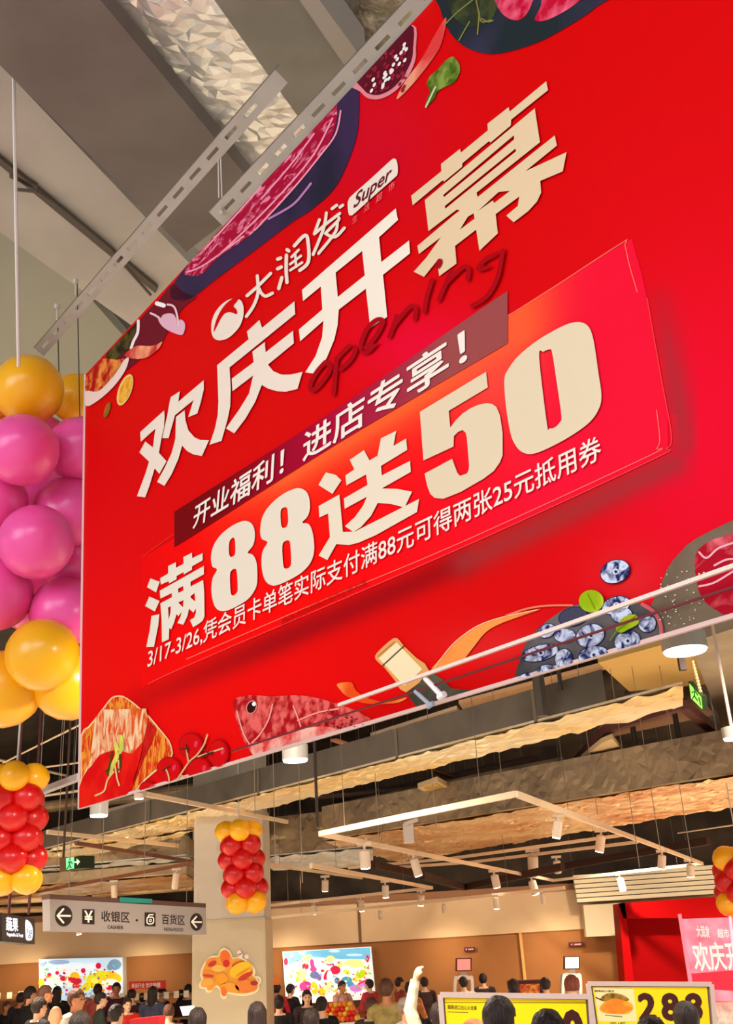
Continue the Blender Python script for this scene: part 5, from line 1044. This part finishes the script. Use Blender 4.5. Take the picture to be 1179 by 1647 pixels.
# shelves, small signs, produce counter
def board_thing(name, label, cat, quad, d, th, m):
    o, P = board(name, quad, d, d, th, m); return tag(o, label, cat), P
o, P = board('promo_banner', [(207, 1579), (266, 1577), (266, 1590), (208, 1591)], 20, 20, .04, mat('promo_red', (214, 30, 16), .5))
root = thing('promo_banner', 'small red promotion strip on the back wall right of the left screen', 'sign', P.hit(236, 1585)); o.name = 'promo_panel'; o.parent = root; o.matrix_parent_inverse = Matrix.Translation(-root.location)
text('promo_wording', '新店开业 欢庆特惠', [(212, 1582), (258, 1580), (258, 1588), (212, 1589)], mat('promo_white', (250, 220, 200), .5), P, .004, root, .04)
def shelf(label, x0, x1, y, d, cards):
    t = thing('display_shelf', label, 'shelf', at_depth((x0 + x1) / 2, y + 10, d))
    a, b = at_depth(x0, y, d), at_depth(x1, y, d); yy = a.y; z = (a.z + b.z) / 2
    xs0, xs1 = min(a.x, b.x), max(a.x, b.x)
    box('shelf_board', xs0, xs1, yy, yy + .4, z - .03, z, mat('shelf_brown', (150, 110, 60), .6), t)
    box('shelf_board', xs0, xs1, yy, yy + .5, z - .45, z - .42, MATS['shelf_brown'], t)
    for x in (xs0 + .03, xs1 - .03): box('shelf_post', x - .02, x + .02, yy + .3, yy + .34, 0, z, MATS['shelf_brown'], t)
    for k in range(cards):
        x = xs0 + (k + .5) * (xs1 - xs0) / cards; box('price_card', x - .05, x + .05, yy - .02, yy - .01, z - .07, z + .05, mat('card_white', (250, 240, 220), .5), t)
shelf('shelf with white price cards at the far left along the back wall', -30, 62, 1600, 21.5, 5)
shelf('shelf with price cards under the left lit screen', 110, 205, 1604, 21.0, 6)
shelf('shelf with price cards left of the stone column', 212, 308, 1600, 20.5, 6)
# produce counter with fruit
t = thing('produce_counter', 'white produce counter under the right lit screen', 'counter', at_depth(542, 1700, 15))
cA, cB = at_depth(505, 1640, 15.5), at_depth(585, 1640, 15.5)
box('counter_top', cA.x, cB.x, cA.y - .35, cA.y + .6, 1.0, 1.06, mat('counter_white', (240, 230, 214), .5), t, .01); box('counter_body', cA.x + .04, cB.x - .04, cA.y - .3, cA.y + .55, 0, 1.0, mat('counter_side', (226, 210, 190), .6), t)
def fruit_me(c, n):
    bm = bmesh.new(); bmesh.ops.create_icosphere(bm, subdivisions=2, radius=1); bmesh.ops.create_cone(bm, cap_ends=True, segments=5, radius1=.08, radius2=.05, depth=.3, matrix=Matrix.Translation((0, 0, 1.02)))
    me = bpy.data.meshes.new(n); bm.to_mesh(me); bm.free(); me.materials.append(mat('fruit_' + n, c, .45)); me.polygons.foreach_set('use_smooth', [True] * len(me.polygons)); return me
FM = [(fruit_me((240, 130, 30), 'orange'), 'orange'), (fruit_me((214, 40, 30), 'apple'), 'apple'), (fruit_me((236, 190, 60), 'pear'), 'pear')]
rs = random.Random(9)
for lay in range(4):
    nx = 9 - lay; ny = 5 - lay
    for i in range(nx):
        for j in range(ny):
            me, nm = FM[rs.choice((0, 0, 1, 1, 2))]
            o = bpy.data.objects.new(nm, me); COL.objects.link(o); o.scale = (.042,) * 3
            w = (cB.x - cA.x - .12)
            o.location = (cA.x + .06 + w * (i + .5 + lay * .5) / 9, cA.y - .15 + j * .085 + lay * .042, 1.10 + lay * .062)
            o.rotation_euler = (rs.uniform(-.5, .5), rs.uniform(-.5, .5), rs.uniform(0, 6))
            tag(o, {'orange': 'orange in the fruit heap on the produce counter under the right screen', 'apple': 'red apple in the fruit heap on the produce counter under the right screen', 'pear': 'yellow pear in the fruit heap on the produce counter under the right screen'}[nm], 'fruit', nm + 's heaped on the produce counter')
tag(board('paper_sheet', [(289, 1619), (312, 1617), (315, 1632), (294, 1634)], 11, 11, .01, mat('paper_white', (236, 240, 240), .6))[0], 'white sheet held up in the crowd left of the stone column', 'paper')
tag(board('red_box', [(208, 1640), (256, 1635), (258, 1665), (210, 1668)], 8.5, 8.5, .2, mat('box_red', (206, 24, 30), .5))[0], 'red basket at the bottom between the heads at left', 'basket')
tag(board('wall_notice', [(436, 1571), (449, 1571), (449, 1584), (436, 1584)], 21, 21, .03, mat('notice_orange', (232, 120, 40), .6))[0], 'small orange notice just right of the stone column', 'sign')

# ================================================================ PEOPLE
def add_seg(bm, a, b, r0, r1, seg=12):
    a, b = Vector(a), Vector(b); d = b - a; L = d.length
    if L < 1e-6: return
    q = d.to_track_quat('Z', 'Y').to_matrix().to_4x4(); m = Matrix.Translation(a) @ q
    rings = 6; vs = []
    prof = []
    for k in range(4): an = math.pi / 2 * (1 - k / 3.0); prof.append((-r0 * math.sin(an), r0 * math.cos(an)))
    for k in range(4): an = math.pi / 2 * (k / 3.0); prof.append((L + r1 * math.sin(an), r1 * math.cos(an)))
    prev = None
    for t, r in prof:
        ring = [bm.verts.new(m @ Vector((max(r, 1e-3) * math.cos(2 * math.pi * i / seg), max(r, 1e-3) * math.sin(2 * math.pi * i / seg), t))) for i in range(seg)]
        if prev:
            for i in range(seg): bm.faces.new([prev[i], prev[(i + 1) % seg], ring[(i + 1) % seg], ring[i]])
        else: bm.faces.new(ring[::-1])
        prev = ring
    bm.faces.new(prev)
def add_ell(bm, c, rx, ry, rz, rot=None, u=16, v=12):
    m = Matrix.Translation(Vector(c)) @ (rot or Matrix.Identity(4)) @ Matrix.Diagonal((rx, ry, rz, 1))
    bmesh.ops.create_uvsphere(bm, u_segments=u, v_segments=v, radius=1, matrix=m)
def hand(bm, w, d, side, palm):
    """w wrist, d direction of the fingers, palm: palm facing vector; curled fingers and a thumb at the side"""
    w, d, palm = Vector(w), Vector(d).normalized(), Vector(palm).normalized(); s = d.cross(palm).normalized() * side
    add_seg(bm, w, w + d * .05, .024, .03); 
    for k, (off, ln) in enumerate(((-.033, .062), (-.011, .074), (.011, .070), (.033, .054))):
        b = w + d * .07 + s * off; add_seg(bm, w + d * .03 + s * off * .7, b, .016, .0115, 8)
        m_ = b + (d * .8 + palm * .5).normalized() * ln * .5; e = m_ + (d * .3 + palm * .9).normalized() * ln * .5
        add_seg(bm, b, m_, .0105, .010, 8); add_seg(bm, m_, e, .010, .0085, 8)
    tb = w + d * .025 - s * .03; add_seg(bm, w + d * .01, tb, .018, .014, 8); te = tb + (d * .6 - s * .6 + palm * .4).normalized() * .035; add_seg(bm, tb, te, .013, .011, 8); add_seg(bm, te, te + (d * .8 + palm * .5).normalized() * .025, .011, .009, 8)
HZ = 1.58
def body_bm(pose):
    bm = bmesh.new()
    # head, neck (person faces -Y)
    add_ell(bm, (0, .008, HZ + .02), .074, .092, .098); add_ell(bm, (0, -.012, HZ - .03), .062, .078, .085)
    add_ell(bm, (0, -.045, HZ - .085), .036, .040, .032)
    add_seg(bm, (0, -.088, HZ + .01), (0, -.104, HZ - .022), .010, .014, 8); add_ell(bm, (0, -.086, HZ - .055), .024, .014, .011)
    for s in (-1, 1): add_ell(bm, (s * .076, .012, HZ - .01), .010, .018, .030, Matrix.Rotation(s * .25, 4, 'Z')); add_ell(bm, (s * .030, -.076, HZ + .028), .020, .012, .007)
    add_seg(bm, (0, .025, HZ - .07), (0, .03, 1.40), .052, .060)
    # trunk
    add_ell(bm, (0, .02, 1.24), .165, .105, .20); add_ell(bm, (0, .01, 1.03), .140, .100, .17); add_ell(bm, (0, .02, .92), .165, .115, .13)
    for s in (-1, 1): add_seg(bm, (0, .03, 1.40), (s * .17, .025, 1.375), .06, .055)
    # legs
    for s in (-1, 1):
        add_seg(bm, (s * .09, .02, .90), (s * .10, .0, .49), .092, .060); add_seg(bm, (s * .10, .0, .49), (s * .105, .03, .09), .060, .038); add_ell(bm, (s * .10, .02, .38), .052, .058, .10)
        add_seg(bm, (s * .105, .04, .05), (s * .115, -.12, .035), .042, .032)
    arms = {}
    for s in (-1, 1):
        sh = Vector((s * .19, .025, 1.37))
        if pose == 'raise' and s == 1: el = Vector((.27, -.02, 1.66)); wr = Vector((.20, -.06, 1.93)); d = Vector((-.35, -.1, .9)); pm_ = Vector((-.8, -.5, 0))
        elif pose == 'front': el = Vector((s * .25, -.05, 1.10)); wr = Vector((s * .12, -.30, 1.08)); d = Vector((-s * .3, -1, .0)); pm_ = Vector((0, 0, -1))
        elif pose == 'phone': el = Vector((s * .24, -.06, 1.11)); wr = Vector((s * .07, -.26, 1.30)); d = Vector((-s * .2, -.4, .9)); pm_ = Vector((-s, .3, 0))
        else: el = Vector((s * .25, .04, 1.08)); wr = Vector((s * .27, -.03, .84)); d = Vector((0, -.1, -1)); pm_ = Vector((-s, 0, 0))
        add_seg(bm, sh, el, .056, .043); add_seg(bm, el, wr, .043, .027); hand(bm, wr, d, s, pm_); arms[s] = (wr, d.normalized())
    return bm, arms
def remesh(bm, voxel, name):
    me = bpy.data.meshes.new('tmp'); bm.to_mesh(me); bm.free(); o = bpy.data.objects.new('tmp', me); COL.objects.link(o)
    r = o.modifiers.new('r', 'REMESH'); r.mode = 'VOXEL'; r.voxel_size = voxel; r.use_smooth_shade = True
    s = o.modifiers.new('s', 'SMOOTH'); s.factor = .5; s.iterations = 3
    dg = bpy.context.evaluated_depsgraph_get(); out = bpy.data.meshes.new_from_object(o.evaluated_get(dg)); out.name = name
    bpy.data.objects.remove(o); bpy.data.meshes.remove(me); out.polygons.foreach_set('use_smooth', [True] * len(out.polygons)); return out
def garment(body, keep, name, thick):
    n = len(body.vertices); co = np.empty(n * 3, 'f'); body.vertices.foreach_get('co', co); co = co.reshape(-1, 3)
    no = np.empty(n * 3, 'f'); body.vertices.foreach_get('normal', no); no = no.reshape(-1, 3)
    ok = np.array([keep(c) for c in co]); idx = -np.ones(n, int); fs = []
    for p in body.polygons:
        v = list(p.vertices)
        if all(ok[v]): fs.append(v)
    used = sorted({i for f in fs for i in f}); idx[used] = range(len(used))
    P = co[used] + no[used] * thick
    me = mesh(name, P.tolist(), [[int(idx[i]) for i in f] for f in fs], True); return me
def hair_me(style):
    bm = bmesh.new(); bmesh.ops.create_uvsphere(bm, u_segments=28, v_segments=20, radius=1)
    kill = []
    for f in bm.faces:
        c = f.calc_center_median()
        hl = .34 if style != 'fringe' else .10
        if c.y < -.25 and c.z < hl - (0 if abs(c.x) < .62 else .35): kill.append(f)
        elif style == 'short' and (c.z < -.8 or (c.z < -.5 and c.y < .15)): kill.append(f)
        elif style == 'fringe' and c.z < -.62: kill.append(f)
        elif c.y < -.05 and c.z < -.05 and style != 'long': kill.append(f)
        elif c.y < .18 and c.z < -.25 and style in ('short', 'bun', 'pony'): kill.append(f)
    bmesh.ops.delete(bm, geom=kill, context='FACES')
    rr = random.Random(3)
    for v in bm.verts:
        x, y, z = v.co; w = 1 + .05 * noise.noise(Vector((x * 3, y * 3, z * 3))) + .035 * noise.noise(Vector((x * 9, y * 9, z * 3)))
        v.co = Vector((x * .092 * w, .018 + y * .112 * w, HZ + .030 + z * .112 * w))
        if style in ('long', 'pony') and z < -.15:
            k = (-.15 - z)
            if style == 'long': v.co.z -= k * .30; v.co.y += k * .03; v.co.x *= 1 + k * .35
    if style == 'bun': bmesh.ops.create_uvsphere(bm, u_segments=12, v_segments=10, radius=.045, matrix=Matrix.Translation((0, .10, HZ + .11)))
    if style == 'pony':
        add_seg(bm, (0, .11, HZ + .05), (0, .17, HZ - .04), .026, .034); add_seg(bm, (0, .17, HZ - .04), (0, .15, HZ - .22), .034, .012)
    me = bpy.data.meshes.new('hair'); r = bmesh.ops.recalc_face_normals(bm, faces=bm.faces); bm.to_mesh(me); bm.free()
    me.polygons.foreach_set('use_smooth', [True] * len(me.polygons)); return me
HAIR = {s: hair_me(s) for s in ('short', 'fringe', 'long', 'bun', 'pony')}
def cap_me():
    bm = bmesh.new(); bmesh.ops.create_uvsphere(bm, u_segments=24, v_segments=14, radius=1)
    bmesh.ops.delete(bm, geom=[f for f in bm.faces if f.calc_center_median().z < .22], context='FACES')
    for v in bm.verts: v.co = Vector((v.co.x * .098, .014 + v.co.y * .116, HZ + .032 + v.co.z * .115))
    bmesh.ops.create_cone(bm, cap_ends=True, segments=20, radius1=.07, radius2=.068, depth=.008, matrix=Matrix.Translation((0, -.125, HZ + .052)) @ Matrix.Diagonal((1, 1.0, 1, 1)))
    me = bpy.data.meshes.new('cap'); bm.to_mesh(me); bm.free(); return me
CAP = cap_me()
BODY = {}
for pose in ('front', 'phone', 'down', 'raise'):
    bm, arms = body_bm(pose); me = remesh(bm, .0115, 'body_' + pose)
    def fore(c, arms=arms, cut=.0):
        for s, (w, d) in arms.items():
            v = Vector(c) - w
            if v.length < .17 and v.dot(d) > -.015 + cut: return True
        return False
    shirt = garment(me, lambda c: .93 < c[2] and not (c[2] > 1.415 and abs(c[0]) < .105) and not (c[2] > 1.5 and abs(c[0]) < .13) and not fore(c), 'shirt', .013)
    if pose == 'raise': shirt = garment(me, lambda c: .93 < c[2] and not (c[2] > 1.415 and abs(c[0]) < .115 and c[2] < 1.72) and not (c[2] > 1.72 and c[0] < .1) and not fore(c), 'shirt', .018)
    trou = garment(me, lambda c: .09 < c[2] < .97 and abs(c[0]) < .215, 'trousers', .011)
    shoes = [garment(me, lambda c, s=s: c[2] < .10 and c[0] * s > 0, 'shoe', .006) for s in (-1, 1)]
    BODY[pose] = (me, shirt, trou, shoes)
EYE_ME = lathe_mesh('eye', (0, 0, 0), (0, -.006, 0), [(0, .010), (.6, .008), (1, .003)], 10)
MOUTH_ME = mesh('mouth', [(-.022, -.001, 0), (-.008, -.005, .006), (.008, -.005, .006), (.022, -.001, 0), (.010, -.005, -.007), (-.010, -.005, -.007)], [[0, 5, 4, 3, 2, 1]])
SKIN = {'fair': (238, 190, 158), 'warm': (226, 166, 126), 'tan': (196, 130, 92)}
HC = {'black': (34, 20, 20), 'brown': (84, 48, 34), 'reddish': (110, 46, 32), 'grey': (140, 120, 110), 'bald': None, 'blond': (190, 150, 100)}
def person(x, y, w, label, hair='black', style='short', cloth=(30, 26, 28), skin='fair', face=180, pose='front', cap=None, extra=None):
    """x, y: head centre in the picture, w: head width there; face: heading in degrees, 0 = towards the camera, 180 = away"""
    d = max(4.5, min(21.0, FPX * .188 / w)); hp = at_depth(x, y, d)
    sc = max(.86, min(1.12, hp.z / HZ)); hy = Vector((hp.x, hp.y, 0))
    root = bpy.data.objects.new('person', None); COL.objects.link(root); root.location = hy; root.rotation_euler = (0, 0, math.radians(face)); root.scale = (sc, sc, sc)
    tag(root, label, 'person')
    def ch(name, me, m, loc=(0, 0, 0)):
        o = bpy.data.objects.new(name, me); COL.objects.link(o); o.parent = root; o.location = loc
        if not me.materials: me.materials.append(None)
        o.material_slots[0].link = 'OBJECT'; o.material_slots[0].material = m; return o
    bd_, sh, tr, so = BODY[pose]
    ch('body', bd_, mat('skin_' + skin, SKIN[skin], .5)); ch('shirt', sh, mat('cloth_%d_%d_%d' % cloth, cloth, .8, c2=tuple(int(v * .86) for v in cloth), scale=14, bump=.3))
    ch('trousers', tr, mat('trousers', (40, 42, 52), .8))
    for s in so: ch('shoe', s, mat('shoe', (30, 28, 28), .5))
    for s in (-1, 1): ch('eye', EYE_ME, mat('eye', (26, 16, 14), .3), (s * .030, -.084, HZ + .010))
    ch('mouth', MOUTH_ME, mat('mouth', (176, 84, 76), .5), (0, -.098, HZ - .055))
    if HC[hair]: ch('hair', HAIR[style], mat('hair_' + hair, HC[hair], .5, c2=tuple(min(255, v + 16) for v in HC[hair]), scale=60, stretch=(1, 1, .12), bump=.7))
    if cap: ch('cap', CAP, mat('cap_%d_%d_%d' % cap, cap, .7))
    return root
PPL = [
 (12, 1621, 15, 'person in dark top facing right at the far left', dict(hair='brown', skin='tan', face=50, cloth=(30, 26, 30))),
 (34, 1607, 12, 'small person from behind between the far left person and the man in suit', dict(cloth=(40, 34, 40), skin='tan')),
 (50, 1600, 17, 'man in a black suit left of the left lit screen', dict(cloth=(24, 20, 22), face=130, skin='warm')),
 (74, 1600, 19, 'person with brown hair in profile under the left edge of the left screen', dict(hair='brown', face=110, cloth=(44, 30, 30), skin='tan')),
 (64, 1621, 23, 'person with black hair and black jacket in front of the man in the suit', dict(face=140, cloth=(26, 24, 26))),
 (92, 1598, 15, 'woman with long black hair and black coat under the left screen', dict(style='long', cloth=(22, 18, 22))),
 (89, 1636, 27, 'bald yellowish head at the bottom left between dark haired people', dict(hair='bald', skin='warm', cloth=(226, 214, 200), face=200)),
 (124, 1609, 24, 'man with brown hair looking down in a pale shirt below the left screen', dict(hair='brown', face=70, skin='tan', cloth=(236, 222, 206))),
 (129, 1656, 38, 'large black haired head at the bottom below the left screen', dict(cloth=(40, 34, 36))),
 (157, 1594, 12, 'small person with dark hair under the right half of the left screen', dict(face=200, cloth=(190, 90, 80))),
 (163, 1609, 18, 'man in a dark green jacket in profile below the left screen', dict(face=110, cloth=(44, 52, 46))),
 (187, 1592, 12, 'person in a purple top facing the camera at the right end of the left screen', dict(face=10, cloth=(84, 36, 60), skin='tan')),
 (188, 1634, 26, 'dark haired head with pale shoulders at the bottom right of the left screen', dict(cloth=(226, 214, 200), face=150)),
 (212, 1602, 16, 'black haired person standing left of the woman in the blue jacket', dict(cloth=(60, 30, 34), style='fringe')),
 (205, 1617, 18, 'person in a red vest facing the camera near the red basket', dict(face=30, cloth=(206, 40, 30), skin='fair')),
 (228, 1609, 15, 'dark haired person just behind the woman in the blue jacket', dict(cloth=(50, 34, 40), face=220)),
 (246, 1599, 17, 'woman with long black hair in a blue grey jacket', dict(style='long', cloth=(70, 76, 104), face=170)),
 (261, 1599, 13, 'person in a dark cap and black top beside the woman in the blue jacket', dict(face=60, cloth=(28, 24, 28), cap=(40, 28, 34))),
 (272, 1636, 22, 'person with a red strap over dark clothes at the bottom left of the stone column', dict(cloth=(120, 40, 48), hair='brown', style='fringe')),
 (291, 1602, 13, 'dark haired person left of two near the left side of the stone column', dict(cloth=(60, 26, 34))),
 (303, 1594, 12, 'dark haired person right of two near the left side of the stone column', dict(cloth=(44, 26, 34))),
 (318, 1645, 33, 'large dark haired head at the bottom in front of the stone column', dict(cloth=(60, 50, 50), style='fringe')),
 (334, 1611, 22, 'man with dark hair in a white shirt under the fruit cut-out sign', dict(cloth=(238, 226, 208), face=150)),
 (414, 1636, 33, 'woman with long black hair at the bottom right of the fruit cut-out sign', dict(style='long', cloth=(26, 20, 24))),
 (446, 1592, 14, 'person in red and white clothes right of the stone column', dict(cloth=(206, 40, 50), face=160, skin='tan')),
 (468, 1604, 15, 'dark haired person leaning under the left side of the right screen', dict(cloth=(24, 18, 20), face=140)),
 (449, 1617, 21, 'person with bare neck and black top looking down, right of the long haired woman', dict(cloth=(28, 22, 26), style='bun')),
 (494, 1609, 19, 'young woman facing the camera under the right screen', dict(style='long', face=10, cloth=(60, 44, 48))),
 (501, 1643, 31, 'large dark haired head at the bottom below the right screen', dict(cloth=(30, 22, 24), style='fringe')),
 (518, 1625, 23, 'person in black standing behind the large dark haired head', dict(cloth=(22, 18, 20), face=170)),
 (551, 1594, 14, 'person in a pale pink top bending over the fruit counter', dict(cloth=(230, 170, 160), face=40, skin='tan')),
 (594, 1599, 14, 'dark haired person at the right end of the fruit counter', dict(cloth=(206, 60, 70), face=230)),
 (598, 1624, 25, 'person with dark brown hair and white collar at the bottom right of the fruit counter', dict(hair='brown', cloth=(60, 40, 40))),
 (622, 1593, 25, 'tall man with short brown hair in an olive shirt right of the screens', dict(hair='brown', cloth=(168, 146, 84), face=165, skin='tan')),
 (644, 1588, 15, 'person in red tones just behind the tall man in the olive shirt', dict(cloth=(150, 50, 44), face=110, skin='tan')),
 (660, 1602, 18, 'person in an orange brown shirt left of the raised arm', dict(cloth=(196, 116, 60), face=150)),
 (655, 1623, 27, 'elderly person with a grey cap facing right at the bottom centre', dict(hair='grey', skin='warm', cloth=(226, 214, 206), face=60, cap=(166, 150, 138))),
 (684, 1612, 16, 'dark haired head just left of the raised cream sleeve', dict(cloth=(60, 36, 36), face=200)),
 (806, 1645, 54, 'largest black haired head with visible ear before the left price board', dict(cloth=(46, 40, 44), face=150, style='short')),
 (884, 1672, 62, 'large dark head at the bottom before the zero of the left price board', dict(cloth=(60, 50, 50), face=170, style='fringe')),
 (745, 1586, 17, 'small person with dark hair inside the left kiosk arch', dict(cloth=(226, 206, 190), face=200)),
 (779, 1601, 16, 'low dark head just above the left price board', dict(cloth=(60, 40, 44))),
 (826, 1590, 22, 'dark haired person at the left end of the dark machine', dict(cloth=(30, 20, 24))),
 (878, 1591, 20, 'dark haired person at the right end of the dark machine', dict(cloth=(34, 22, 26))),
 (920, 1588, 27, 'person with reddish brown hair inside the right kiosk arch', dict(hair='reddish', cloth=(150, 60, 50), style='fringe')),
 (1104, 1644, 46, 'black haired head in front of the digits of the right price board', dict(cloth=(50, 40, 44), style='fringe')),
 (1052, 1682, 62, 'large head with grey streaked hair at the bottom of the right price board', dict(cloth=(70, 60, 60), face=165)),
 (1132, 1656, 34, 'brown haired head at the lower right corner of the right price board', dict(hair='brown', cloth=(80, 50, 50), face=120, skin='tan')),
 (1158, 1595, 23, 'dark haired person in black and white behind the right price board edge', dict(cloth=(220, 206, 200))),
 (1177, 1597, 20, 'dark haired person cut by the right edge', dict(cloth=(44, 30, 34))),
 (1163, 1622, 26, 'dark haired head with a white bow at the right edge', dict(cloth=(236, 228, 216), style='bun')),
]
for x, y, w, l, k in PPL: person(x, y, w, l, **k)
# person with the raised arm: the fist shows at (672,1562), the cream sleeve below it
d = 9.2; fist = at_depth(672, 1556, d)
r = person(690, 1660, FPX * .188 / d, 'person in a cream coat raising one arm above the crowd', cloth=(238, 226, 196), pose='raise', face=180)
r.rotation_euler = (0, 0, math.radians(180)); sc = fist.z / 2.02; r.scale = (sc, sc, sc); r.location = (fist.x + .17 * sc, fist.y - .08, 0)
